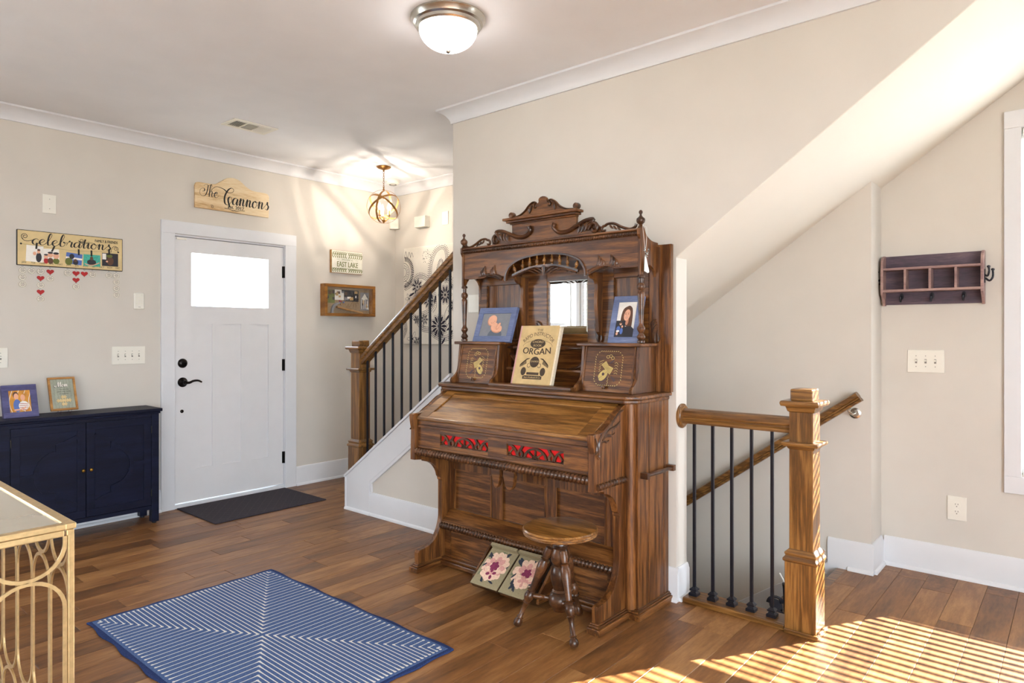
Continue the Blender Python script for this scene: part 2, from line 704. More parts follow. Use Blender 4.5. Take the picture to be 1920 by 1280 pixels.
# --- ceiling
mb = MB()
mb.box(XD - 0.12, XBACK + 0.12, YBACK - 0.12, 4.47, ZC, ZC + 0.1)
struct('ceiling', mb, CEIL, 'flat off-white painted ceiling')

# --- wall with the front door (left)
DY0, DY1, DZ = 2.170, 3.104, 2.085
LW = [(-1.40, -0.25), (-2.75, -1.60)]
LZ = (0.62, 2.30)
mb = MB()
for r in holes(YBACK - 0.12, 4.47, -0.06, ZC, [(DY0, DY1, -0.06, DZ)] + [(a, b, LZ[0], LZ[1]) for a, b in LW]):
    mb.box(XD - 0.12, XD, r[0], r[1], r[2], r[3])
struct('wall_left', mb, WALL, 'beige painted wall around the white front door')
# --- far wall of the entry
mb = MB()
mb.box(XD - 0.12, -1.2, YF, YF + 0.12, -0.06, ZC)
struct('wall_far', mb, WALL, 'beige painted wall behind the staircase')
# --- organ wall, cut by the slope of the stair above
mb = MB()
mb.prism([(-3.12, -0.06), (XE, -0.06), (XE, 1.715), (-0.03, ZC + 0.005), (-3.12, ZC + 0.005)], 'y', YW, YW + 0.116)
struct('wall_middle', mb, WALL, 'beige painted wall behind the pump organ with a sloping lower edge')
# --- knee wall beneath the stair railing
mb = MB()
KX0 = -4.258
capz = lambda x: 0.262 + SL * (x + 4.265)
mb.prism([(-4.129, 0), (-3.12, 0), (-3.12, capz(-3.12) - 0.022), (-4.129, capz(-4.129) - 0.022)], 'y', YW - 0.004, YW + 0.116)
struct('wall_stair', mb, WALL, 'low beige wall under the stair railing')
# --- stairwell back wall and right wall
mb = MB()
mb.prism([(-3.2, -2.3), (-0.885, -2.3), (-0.885, soffit_z(-0.885)), (-3.2, soffit_z(-3.2))], 'y', YB, YR + 0.12)
struct('wall_stairwell', mb, WALL, 'beige wall of the stairwell carrying the handrail')
RW = [(-0.235, 0.85)]
RZ = (0.60, 2.40)
mb = MB()
for r in holes(-0.885, XBACK + 0.12, -0.06, ZC, [(a, b, RZ[0], RZ[1]) for a, b in RW]):
    mb.box(r[0], r[1], YR, YR + 0.12, r[2], r[3])
struct('wall_right', mb, WALL, 'beige painted wall with the hanging cubby rack')
# --- walls behind the camera, with windows
mb = MB()
BW = []
for r in holes(XD - 0.12, XBACK + 0.12, -0.06, ZC, [(a, b, 0.6, 2.35) for a, b in BW]):
    mb.box(r[0], r[1], YBACK - 0.12, YBACK, r[2], r[3])
struct('wall_back', mb, WALL, 'beige wall behind the camera')
mb = MB()
SW = [(-3.6, -1.7), (-1.2, 1.0)]
for r in holes(YBACK - 0.12, 4.47, -0.06, ZC, [(a, b, 0.3, 2.40) for a, b in SW]):
    mb.box(XBACK, XBACK + 0.12, r[0], r[1], r[2], r[3])
struct('wall_side', mb, WALL, 'beige wall to the right of the camera')
for a, b in SW:
    portal((XBACK + 0.14, (a + b) / 2, 1.35), (0, PI / 2, 0), 2.1, b - a)
for a, b in BW:
    portal(((a + b) / 2, YBACK - 0.14, 1.475), (PI / 2, 0, 0), b - a, 1.75)
for a, b in RW:
    portal(((a + b) / 2, YR + 0.14, 1.5), (-PI / 2, 0, 0), b - a, 1.8)
for a, b in LW:
    portal((XD - 0.14, (a + b) / 2, 1.46), (0, -PI / 2, 0), 1.68, b - a)

# --- sloping soffit, underside of the upper stair
mb = MB()
xs0, xs1 = -3.2, -0.03
mb.prism([(xs0, soffit_z(xs0)), (xs1, soffit_z(xs1)), (xs1, soffit_z(xs1) + 0.1), (xs0, soffit_z(xs0) + 0.12)], 'y', YW + 0.116, YR + 0.1)
mb.prism([(XE, soffit_z(XE)), (xs1, soffit_z(xs1)), (xs1, soffit_z(xs1) + 0.0048), (XE, soffit_z(XE) + 0.0048)], 'y', YW + 0.0005, YW + 0.116)
SOFF = plain('soffit_paint', (226, 221, 211), 0.85, noise=0.01, nscale=4, spec=0.2)
o = struct('ceiling_soffit', mb, SOFF, 'bright sloping soffit over the basement stairs')
# --- stairwell shaft
mb = MB()
mb.box(-3.3, -3.2, YW + 0.1, YB + 0.1, -2.3, soffit_z(-3.2))
struct('wall_shaft', mb, WALL, 'end wall at the bottom of the stairwell')
mb = MB()
mb.box(-3.2, XE, YW, YW + 0.116, -2.3, -0.061)
mb.box(XE, -1.03, 3.075, 3.19, -2.3, -0.061)
mb.box(-1.03, -0.93, 3.075, 4.12, -2.3, -0.20)
struct('wall_below', mb, WALL, 'beige wall of the stairwell below the floor')
mb = MB()
mb.box(-3.3, -0.9, YW, YR, -2.4, -2.3)
struct('floor_below', mb, FLOORM, 'wood floor at the foot of the basement stairs')

# --- stairs going down
dn = thing('staircase', 'wood-treaded stairs going down behind the short balustrade', 'staircase', (-1.03, 3.63, 0), kind='structure')
RISE, RUN = 0.189, 0.266
for i in range(7):
    z = -RISE * (i + 1)
    x1 = -1.03 - RUN * i
    MB().box(x1 - RUN - 0.025, x1, 3.19, YB - 0.013, z - 0.03, z).build('tread', NEWX, dn, bevel=0.006)
    MB().box(x1 - 0.012, x1, 3.19, YB - 0.013, z, z + RISE - 0.03 if i else z + RISE - 0.02).build('riser', TRIM, dn)
MB().box(-1.06, -1.005, 3.19, YB - 0.013, -0.02, 0.0005).build('nosing', NEWX, dn, bevel=0.005)
# --- stairs going up, behind the knee wall
up = thing('staircase', 'stairs climbing behind the iron railing', 'staircase', (-4.2, 3.75, 0), kind='structure')
for i in range(6):
    x0 = -4.16 + RUN * i
    z = RISE * (i + 1)
    MB().box(x0 - 0.025, x0 + RUN, 3.177, YF - 0.001, z - 0.03, z).build('tread', NEWX, up, bevel=0.006)
    MB().box(x0, x0 + 0.012, 3.177, YF - 0.001, z - RISE, z - 0.03).build('riser', TRIM, up)

# --- skirt and trim on the knee wall
t = thing('trim_1', 'white stringer and panel trim on the low stair wall', 'trim', (-3.7, YW, 0), kind='structure')
y0 = YW - 0.022
mb = MB()
SKV = 0.228
mb.prism([(-4.265, 0), (-3.972, 0), (-3.972, capz(-3.972) - SKV), (-3.121, capz(-3.121) - SKV), (-3.121, capz(-3.121) - 0.02), (-4.265, capz(-4.265) - 0.02)], 'y', y0, YW - 0.004)
mb.build('skirt_board', TRIM, t, bevel=0.003)
mb = MB()
mb.prism([(-4.129, capz(-4.129) - 0.02), (-3.121, capz(-3.121) - 0.02), (-3.121, capz(-3.121)), (-4.129, capz(-4.129))], 'y', YW - 0.032, YW + 0.125)
mb.prism([(-4.272, capz(-4.272) - 0.02), (-4.129, capz(-4.129) - 0.02), (-4.129, capz(-4.129)), (-4.272, capz(-4.272))], 'y', YW - 0.032, YW - 0.003)
mb.build('cap_board', TRIM, t, bevel=0.002)
mb = MB()
mb.box(-4.268, -4.252, y0 - 0.006, YW - 0.004, 0.0, capz(-4.268) - 0.02)
mb.build('corner_board', TRIM, t, bevel=0.003)
mb = MB()
mb.sweep([(-3.962, y0 + 0.01, 0.17), (-3.962, y0 + 0.01, capz(-3.962) - SKV - 0.012), (-3.121, y0 + 0.01, capz(-3.121) - SKV - 0.012)], [(-0.01, -0.008), (0.01, -0.008), (0.01, 0.008), (-0.01, 0.008)], up=(0, -1, 0))
mb.build('panel_bead', TRIM, t)

BASEP = [(0.0, 0.0), (0.016, 0.0), (0.016, 0.138), (0.012, 0.148), (0.012, 0.153), (0.006, 0.165), (0.0, 0.165)]
SHOEP = [(0.014, 0.0), (0.030, 0.0), (0.029, 0.010), (0.024, 0.017), (0.014, 0.021)]


def base_y(name, label, x0, x1, y, shoe=True, shx0=None):
    """baseboard on a wall that faces -Y"""
    o = struct(name, MB().prism([(y - a, b) for a, b in BASEP], 'x', x0, x1), TRIM, label, smooth=0.5)
    if shoe:
        MB().prism([(y - a, b) for a, b in SHOEP], 'x', x0 if shx0 is None else shx0, x1).build('shoe_moulding', TRIM, o, smooth=0.6)
    return o


def base_x(name, label, y0, y1, x, sgn=1):
    o = struct(name, MB().prism([(x + sgn * a, b) for a, b in BASEP], 'y', y0, y1), TRIM, label, smooth=0.5)
    MB().prism([(x + sgn * a, b) for a, b in SHOEP], 'y', y0, y1).build('shoe_moulding', TRIM, o, smooth=0.6)
    return o


base_x('baseboard_left', 'white baseboard left of the front door', YBACK, 2.078, XD)
base_x('baseboard_entry', 'white baseboard right of the front door', 3.204, YF, XD)
base_y('baseboard_far', 'white baseboard behind the stair newel', XD, -4.2, YF)
base_y('baseboard_stair', 'white baseboard under the stair railing', -3.972, -3.125, YW - 0.004)
MB().prism([(y0 - a + 0.014, b) for a, b in SHOEP], 'x', -4.262, -3.96).build('shoe_moulding', TRIM, t, smooth=0.6)
base_y('baseboard_middle', 'white baseboard behind the pump organ', -3.12, XE + 0.016, YW)
base_x('baseboard_end', 'white baseboard wrapping the wall end beside the organ', YW, YW + 0.116, XE)
base_y('baseboard_right', 'white baseboard below the hanging cubby rack', -0.869, XBACK, YR)
base_x('baseboard_return', 'short white baseboard on the stairwell corner', YB, YR - 0.016, -0.885)
base_y('baseboard_stairwell', 'short white baseboard block at the top of the basement stairs', -1.108, -0.869, YB, True, -1.0)
# sloping skirt along the stairwell wall
mb = MB()
sz = lambda x: 0.02 + SL * 0.98 * (x + 1.11)
mb.prism([(-3.2, sz(-3.2)), (-1.06, sz(-1.06)), (-1.0, 0.0), (-1.0, -0.25), (-3.2, sz(-3.2) - 0.42)], 'y', YB - 0.013, YB)
struct('trim_2', mb, TRIM, 'white sloping skirt board beside the basement stairs', bevel=0.003)

CROWN = [(0.0, 0.0), (0.012, 0.0), (0.012, 0.012), (0.02, 0.03), (0.038, 0.055), (0.06, 0.07), (0.072, 0.075), (0.08, 0.078), (0.08, 0.09), (0.0, 0.09)]


def crown_y(name, label, x0, x1, y, z=ZC - 0.09, m0=0, m1=0):
    # m0/m1: extra length (mitre) at the outer edge
    V = []
    n = len(CROWN)
    for xx, m in ((x0, m0), (x1, m1)):
        for a, b in CROWN:
            V.append((xx + m * a, y - a, z + b))
    F = [tuple(range(n)), tuple(reversed(range(n, 2 * n)))]
    for i in range(n):
        j = (i + 1) % n
        F.append((i, n + i, n + j, j))
    return struct(name, MB().add(V, F), TRIM, label, smooth=0.5)


def crown_x(name, label, y0, y1, x, z=ZC - 0.09, m0=0, m1=0, sgn=1):
    V = []
    n = len(CROWN)
    for yy, m in ((y0, m0), (y1, m1)):
        for a, b in CROWN:
            V.append((x + sgn * a, yy + m * a, z + b))
    F = [tuple(reversed(range(n))), tuple(range(n, 2 * n))]
    for i in range(n):
        j = (i + 1) % n
        F.append((i, j, n + j, n + i))
    return struct(name, MB().add(V, F), TRIM, label, smooth=0.5)


crown_x('trim_3', 'white crown moulding above the front door', YBACK, YF, XD, m1=-1)
crown_y('trim_4', 'white crown moulding above the paisley canvas', XD, -3.0, YF, m0=1)
crown_y('trim_5', 'white crown moulding above the pump organ', -3.12, -0.15, YW, m0=-1)
crown_x('trim_6', 'white crown moulding return at the wall end over the stairs', YW, YW + 0.116, -3.12, m0=-1, sgn=-1)


# --- windows
def casing_y(parent, x0, x1, z0, z1, y, cw=0.073):
    MB().box(x0 - cw, x0, y - 0.02, y, z0 - 0.012, z1).build('side_casing', TRIM, parent, bevel=0.002)
    MB().box(x1, x1 + cw, y - 0.02, y, z0 - 0.012, z1).build('side_casing', TRIM, parent, bevel=0.002)
    MB().box(x0 - cw, x1 + cw, y - 0.021, y, z1, z1 + 0.09).build('head_casing', TRIM, parent, bevel=0.002)
    MB().box(x0 - cw, x1 + cw, y - 0.02, y, z0 - 0.1, z0 - 0.012).build('apron', TRIM, parent, bevel=0.002)


def blind(name, label, x0, x1, z0, z1, yc, tilt, raised=0.0, rot=None, group='white window blinds'):
    """horizontal slat blind across X at depth yc, built in a local frame"""
    root = thing(name, label, 'blind', (x0, yc, z1), group)
    wd = x1 - x0
    me = MB()
    me.M = Matrix.Rotation(tilt, 4, 'X')
    me.box(0.006, wd - 0.006, -0.0245, 0.0245, -0.0014, 0.0014)
    m = me.mesh('slat', BLINDM, None)
    zz = -0.06
    h = z1 - z0
    while zz > -h * (1 - raised) + 0.03:
        s = bpy.data.objects.new('slat', m)
        C.objects.link(s)
        s.parent = root
        s.location = (0, 0, zz)
        ROOT[s.name] = ROOT[root.name]
        zz -= 0.0445
    q = MB()
    q.box(x0 + 0.004, x1 - 0.004, yc - 0.028, yc + 0.028, z1 - 0.045, z1 - 0.002)
    q.build('head_rail', BLINDM, root)
    q = MB()
    q.box(x0 + 0.006, x1 - 0.006, yc - 0.024, yc + 0.024, z1 + zz - 0.006, z1 + zz + 0.014)
    q.build('bottom_rail', BLINDM, root)
    return root


for i, (a, b) in enumerate(RW):
    wn = thing('window_%d' % (i + 1), ['white cased window at the right edge beside the cubby rack', 'second white cased window further right'][i], 'window', (a, YR, RZ[0]), kind='structure')
    casing_y(wn, a, b, RZ[0], RZ[1], YR)
    q = MB()
    for r in holes(a, b, RZ[0], RZ[1], [(a + 0.03, b - 0.03, RZ[0] + 0.06, 1.475), (a + 0.03, b - 0.03, 1.535, RZ[1] - 0.03)]):
        q.box(r[0], r[1], YR + 0.075, YR + 0.115, r[2], r[3])
    q.build('sash', TRIM, wn)
    MB().box(a + 0.02, b - 0.02, YR + 0.093, YR + 0.097, RZ[0] + 0.03, RZ[1] - 0.02).build('pane', GLASS, wn)
    blind('window_blind', ['white slatted blind in the right window casing', 'white slatted blind in the second right window'][i], a, b, RZ[0] + 0.015, RZ[1], YR + 0.035, math.radians(20))
for i, (a, b) in enumerate(LW):
    wn = thing('window_%d' % (i + 3), ['front window seen in the organ mirror', 'front window with a lowered blind seen in the organ mirror'][i], 'window', (XD, a, LZ[0]), kind='structure')
    cw = 0.08
    MB().box(XD, XD + 0.02, a - cw, a, LZ[0] - 0.01, LZ[1]).build('side_casing', TRIM, wn)
    MB().box(XD, XD + 0.02, b, b + cw, LZ[0] - 0.01, LZ[1]).build('side_casing', TRIM, wn)
    MB().box(XD, XD + 0.021, a - cw, b + cw, LZ[1], LZ[1] + 0.09).build('head_casing', TRIM, wn)
    MB().box(XD, XD + 0.05, a - cw, b + cw, LZ[0] - 0.035, LZ[0] - 0.01).build('sill', TRIM, wn)
    q = MB()
    for r in holes(a, b, LZ[0], LZ[1], [(a + 0.03, b - 0.03, LZ[0] + 0.05, 1.43), (a + 0.03, b - 0.03, 1.47, LZ[1] - 0.03)]):
        q.box(XD - 0.11, XD - 0.07, r[0], r[1], r[2], r[3])
    q.build('sash', TRIM, wn)
    MB().box(XD - 0.092, XD - 0.088, a + 0.02, b - 0.02, LZ[0] + 0.03, LZ[1] - 0.02).build('pane', GLASS, wn)
    rb = blind('window_blind', ['raised white blind of the front window in the mirror', 'lowered white blind of the front window in the mirror'][i], 0, b - a, LZ[0] + 0.01, LZ[1], 0, math.radians(25), 0.86 if i == 0 else 0.0)
    rb.location = (XD - 0.035, a, LZ[1])
    rb.rotation_euler = (0, 0, PI / 2)
for i, (a, b) in enumerate(BW):
    wn = thing('window_%d' % (i + 5), ['window in the wall behind the camera', 'second window in the wall behind the camera'][i], 'window', (a, YBACK, 0.6), kind='structure')
    q = MB()
    for r in holes(a, b, 0.6, 2.35, [(a + 0.04, b - 0.04, 0.64, 1.46), (a + 0.04, b - 0.04, 1.5, 2.31)]):
        q.box(r[0], r[1], YBACK - 0.1, YBACK - 0.06, r[2], r[3])
    q.build('sash', TRIM, wn)
for i, (a, b) in enumerate(SW):
    wn = thing('window_%d' % (i + 7), ['large side window to the right of the camera', 'second large side window to the right of the camera'][i], 'window', (XBACK, a, 0.3), kind='structure')
    q = MB()
    for r in holes(a, b, 0.3, 2.4, [(a + 0.04, (a + b) / 2 - 0.02, 0.34, 2.36), ((a + b) / 2 + 0.02, b - 0.04, 0.34, 2.36)]):
        q.box(XBACK + 0.06, XBACK + 0.1, r[0], r[1], r[2], r[3])
    q.build('sash', TRIM, wn)
# --- ground outside
mb = MB()
for r in holes(-40, 40, -40, 40, [(XD - 0.13, XBACK + 0.13, YBACK - 0.13, 4.48)]):
    mb.box(r[0], r[1], r[2], r[3], -0.6, -0.5)
struct('ground', mb, GROUNDM, 'pale ground outside the house')

# --- front door
d = thing('door_1', 'white craftsman front door with a rectangular glass light', 'door', (XD, 2.64, 0), kind='structure')
fx = XD - 0.004
LY0, LY1 = 2.183, 3.091
GL = (2.312, 2.952, 1.544, 1.956)
PN = [(2.319, 2.475), (2.557, 2.713), (2.796, 2.953)]
mb = MB()
for r in holes(LY0, LY1, 0.036, 2.068, [GL] + [(a, b, 0.285, 1.407) for a, b in PN]):
    mb.box(fx - 0.044, fx, r[0], r[1], r[2], r[3])
mb.build('door_leaf', DOORW, d)
for a, b in PN:
    MB().box(fx - 0.034, fx - 0.010, a - 0.004, b + 0.004, 0.281, 1.411).build('panel', DOORW, d)
MB().box(fx - 0.026, fx - 0.02, GL[0] - 0.004, GL[1] + 0.004, GL[2] - 0.004, GL[3] + 0.004).build('pane', GLASS, d)
mb = MB()
mb.box(XD - 0.12, XD, DY0, DY0 + 0.01, 0, DZ)
mb.box(XD - 0.12, XD, DY1 - 0.01, DY1, 0, DZ)
mb.box(XD - 0.12, XD, DY0 + 0.01, DY1 - 0.01, DZ - 0.012, DZ)
mb.build('jamb', TRIM, d)
mb = MB()
mb.box(XD - 0.12, fx - 0.046, DY0 + 0.01, LY0 + 0.012, 0.03, DZ - 0.012)
mb.box(XD - 0.12, fx - 0.046, LY1 - 0.012, DY1 - 0.01, 0.03, DZ - 0.012)
mb.box(XD - 0.12, fx - 0.046, LY0, LY1, 2.05, DZ - 0.012)
mb.build('door_stop', GREY, d)
MB().box(XD - 0.12, XD + 0.012, DY0, DY1, 0, 0.03).build('threshold', TRIM, d, bevel=0.003)
MB().box(XD, XD + 0.02, 2.079, 2.178, 0, 2.088).build('side_casing', TRIM, d, bevel=0.002)
MB().box(XD, XD + 0.02, 3.098, 3.203, 0, 2.088).build('side_casing', TRIM, d, bevel=0.002)
MB().box(XD, XD + 0.021, 2.079, 3.203, 2.088, 2.183).build('head_casing', TRIM, d, bevel=0.002)
for z in (1.858, 1.06, 0.265):
    q = MB()
    q.lathe([(0.008, -0.05), (0.008, 0.05)], (fx + 0.008, 3.094, z), 10)
    q.box(fx - 0.001, fx + 0.003, 3.079, 3.0945, z - 0.05, z + 0.05)
    q.build('hinge', BRONZE, d)
q = MB()
q.lathe([(0.0, 0.0), (0.036, 0.0), (0.036, 0.006), (0.031, 0.014), (0.022, 0.02), (0.012, 0.022), (0, 0.022)], (fx, 2.243, 1.103), 20, (1, 0, 0))
q.box(fx + 0.02, fx + 0.034, 2.228, 2.258, 1.098, 1.108)
q.build('deadbolt', BRONZE, d, smooth=0.6)
q = MB()
q.lathe([(0.0, 0.0), (0.037, 0.0), (0.037, 0.006), (0.030, 0.014), (0.018, 0.02), (0.013, 0.03), (0.013, 0.05), (0, 0.05)], (fx, 2.243, 0.958), 20, (1, 0, 0))
lv = cr([(fx + 0.045, 2.243, 0.956), (fx + 0.047, 2.275, 0.955), (fx + 0.05, 2.305, 0.967), (fx + 0.05, 2.34, 0.968), (fx + 0.048, 2.368, 0.955)], 5)
q.tube(lv, 0.0085, 8, scale=[1.25 - 0.5 * i / len(lv) for i in range(len(lv))])
q.build('lever_handle', BRONZE, d, smooth=0.7)
q = MB()
q.lathe([(0, 0), (0.013, 0), (0.013, 0.004), (0.009, 0.007), (0, 0.008)], (fx, 2.238, 0.736), 14, (1, 0, 0))
q.build('door_viewer', BRONZE, d, smooth=0.6)
MB().box(fx, fx + 0.012, 2.195, 2.27, 2.048, 2.062).build('contact_sensor', PLATE, d, bevel=0.002)


# --- box newels, rails and balusters
def newel(name, label, cx, cy, h, base_h, caps):
    o = thing(name, label, 'newel post', (cx, cy, 0))
    s, bw = 0.051, 0.0665

    def ring(z, prof):
        q = MB()
        V, F = [], []
        for a, dz in prof:
            V += [(cx - a, cy - a, z + dz), (cx + a, cy - a, z + dz), (cx + a, cy + a, z + dz), (cx - a, cy + a, z + dz)]
        n = len(prof)
        for k in range(n - 1):
            for i in range(4):
                j = (i + 1) % 4
                F.append((4 * k + i, 4 * k + j, 4 * k + 4 + j, 4 * k + 4 + i))
        F += [(3, 2, 1, 0), (4 * n - 4, 4 * n - 3, 4 * n - 2, 4 * n - 1)]
        return q.add(V, F)
    MB().box(cx - s, cx + s, cy - s, cy + s, base_h, h - 0.09).build('shaft', NEWZ, o, bevel=0.002)
    MB().box(cx - bw, cx + bw, cy - bw, cy + bw, 0.0, base_h - 0.02).build('plinth', NEWZ, o, bevel=0.002)
    ring(base_h - 0.03, [(bw, 0), (bw + 0.007, 0.006), (bw + 0.007, 0.016), (bw, 0.024), (bw - 0.003, 0.03), (bw + 0.001, 0.036), (bw + 0.001, 0.042), (s, 0.058)]).build('base_collar', NEWX, o, bevel=0.002)
    ring(caps[1], [(s, -0.026), (s + 0.006, -0.02), (s + 0.009, -0.01), (s + 0.024, -0.008), (s + 0.027, 0.0), (s + 0.024, 0.008), (s, 0.009)]).build('collar', NEWX, o, bevel=0.001)
    ring(caps[0], [(s, -0.04), (s + 0.006, -0.036), (s + 0.01, -0.022), (s + 0.013, -0.014), (s + 0.028, -0.012), (s + 0.032, -0.003), (s + 0.032, 0.004), (s + 0.028, 0.011), (s - 0.003, 0.012)]).build('cap_moulding', NEWX, o, bevel=0.001)
    MB().box(cx - s + 0.003, cx + s - 0.003, cy - s + 0.003, cy + s - 0.003, caps[0] + 0.011, h).build('cap_block', NEWX, o, bevel=0.006, seg=3)
    return o


n1 = newel('newel_post', 'square oak newel post at the foot of the climbing stairs', -4.197, 3.128, 1.278, 0.50, (1.222, 1.06))
n2 = newel('newel_post', 'square oak newel post in striped sunlight at the stair opening', -0.944, 3.126, 1.085, 0.345, (1.022, 0.842))
q = MB()
for a0, a1, b0, b1 in ((-0.0665, 0.0785, -0.0785, -0.0665), (0.0665, 0.0785, -0.0665, 0.0785)):
    q.box(-0.944 + a0, -0.944 + a1, 3.126 + b0, 3.126 + b1, 0, 0.02)
q.build('shoe_moulding', NEWX, n2, bevel=0.004)

RAILP = [(-0.03, 0.0), (0.03, 0.0), (0.03, 0.016), (0.022, 0.022), (0.022, 0.03), (0.032, 0.036), (0.034, 0.05), (0.028, 0.064), (0.012, 0.072), (-0.012, 0.072), (-0.028, 0.064), (-0.034, 0.05), (-0.032, 0.036), (-0.022, 0.03), (-0.022, 0.022), (-0.03, 0.016)]
# railing over the climbing stairs
rl = thing('stair_railing', 'dark oak handrail with black iron balusters climbing beside the organ', 'railing', (-3.65, 3.125, 0.7))
hz = lambda x: 1.128 + SL * (x + 4.1)
MB().sweep([(-4.148, 3.125, hz(-4.148)), (-3.118, 3.125, hz(-3.118))], RAILP).build('handrail', NEWX, rl, smooth=0.6)
for i in range(10):
    bx = -4.107 + 0.0992 * i
    zb = capz(bx)
    q = MB()
    q.box(bx - 0.0065, bx + 0.0065, 3.1185, 3.1315, zb - 0.006, hz(bx) + 0.008)
    q.build('baluster', IRON, rl)
# short balustrade at the stair opening
rb = thing('stair_balustrade', 'short oak rail with five black iron balusters at the stair opening', 'railing', (-1.27, 3.12, 0))
MB().sweep([(-1.52, 3.12, 0.884), (-0.994, 3.12, 0.884)], RAILP).build('handrail', NEWX, rb, smooth=0.6)
q = MB()
q.lathe([(0, 0), (0.062, 0), (0.062, 0.008), (0.054, 0.013), (0.05, 0.018), (0, 0.018)], (XE, 3.12, 0.917), 28, (1, 0, 0))
q.build('rosette', NEWZ, rb, smooth=0.5)
MB().box(-1.505, -1.012, 3.062, 3.188, 0.0, 0.028).build('base_rail', NEWX, rb, bevel=0.006)
for i in range(5):
    bx = -1.468 + 0.0957 * i
    bo = MB().box(bx - 0.0065, bx + 0.0065, 3.1135, 3.1265, 0.028, 0.89).build('baluster', IRON, rb)
    q = MB()
    V, F = [], []
    pr = [(0.021, 0.028), (0.021, 0.041), (0.015, 0.045), (0.012, 0.05), (0.018, 0.055), (0.018, 0.06), (0.0075, 0.07)]
    for a, z in pr:
        V += [(bx - a, 3.12 - a, z), (bx + a, 3.12 - a, z), (bx + a, 3.12 + a, z), (bx - a, 3.12 + a, z)]
    for k in range(len(pr) - 1):
        for e in range(4):
            f = (e + 1) % 4
            F.append((4 * k + e, 4 * k + f, 4 * k + 4 + f, 4 * k + 4 + e))
    q.add(V, F)
    q.build('baluster_shoe', IRON, bo)
# wall handrail of the basement stairs
wh = thing('wall_handrail', 'sloping oak wall handrail on a nickel bracket in the stairwell', 'handrail', (-1.4, 4.04, 0.6))
MB().sweep([(-2.6, 4.035, -0.262), (-0.914, 4.035, 0.963)], [(a * 0.85, b * 0.8) for a, b in RAILP]).build('handrail', NEWX, wh, smooth=0.6)
q = MB()
q.lathe([(0, 0), (0.03, 0), (0.03, 0.006), (0.02, 0.011), (0, 0.012)], (-0.965, YB, 0.885), 20, (0, -1, 0))
q.tube(cr([(-0.965, YB - 0.01, 0.885), (-0.972, YB - 0.04, 0.882), (-0.985, YB - 0.06, 0.9), (-0.99, 4.036, 0.915)], 5), 0.0065, 8)
q.box(-1.01, -0.975, 4.024, 4.046, 0.905, 0.916)
q.build('bracket', NICKEL, wh, smooth=0.35)

# ================================================================== the pump organ
XC = -2.235
og = thing('pump_organ', 'antique carved oak pump organ with mirror and red fretwork against the wall', 'organ', (XC, 2.77, 0))


def sub(poly, axis, a0, a1, name, mat, parent=None, bevel=0.0, smooth=None):
    return MB().prism(poly, axis, a0, a1).build(name, mat, parent or og, bevel=bevel, smooth=smooth)


def bx(x0, x1, y0, y1, z0, z1, name, mat, parent=None, bevel=0.002):
    return MB().box(x0, x1, y0, y1, z0, z1).build(name, mat, parent or og, bevel=bevel)


def frame_board(x0, x1, z0, z1, y0, y1, hs, name, mat, parent=None, bevel=0.0):
    q = MB()
    for r in holes(x0, x1, z0, z1, hs):
        q.box(r[0], r[1], y0, y1, r[2], r[3])
    return q.build(name, mat, parent or og, bevel=bevel)


def volute(cx, cz, r0, r1, a0, a1, n=22):
    out = []
    for i in range(n + 1):
        t = i / n
        r = r0 + (r1 - r0) * t
        a = a0 + (a1 - a0) * t
        out.append((cx + r * math.cos(a), cz + r * math.sin(a)))
    return out


def carve(q, pts, y, wd, th=0.016, taper=(1, 1)):
    P = [(p[0], y, p[1]) for p in pts]
    n = len(P)
    sc = [taper[0] + (taper[1] - taper[0]) * i / (n - 1) for i in range(n)]
    sect = [(wd / 2 * math.cos(2 * PI * i / 8), th / 2 * math.sin(2 * PI * i / 8)) for i in range(8)]
    q.sweep(P, sect, up=(0, -1, 0), scale=sc)


def leaf(q, x, z, y, L, ang, wd=0.012, curl=0.5):
    pts = []
    for i in range(7):
        t = i / 6
        a = ang + curl * t
        pts.append((x + L * t * math.cos(a), z + L * t * math.sin(a)))
    sc = [0.35, 0.8, 1.0, 1.0, 0.85, 0.6, 0.25]
    P = [(p[0], y, p[1]) for p in pts]
    sect = [(wd / 2 * math.cos(2 * PI * i / 6), 0.006 * math.sin(2 * PI * i / 6)) for i in range(6)]
    q.sweep(P, sect, up=(0, -1, 0), scale=sc)


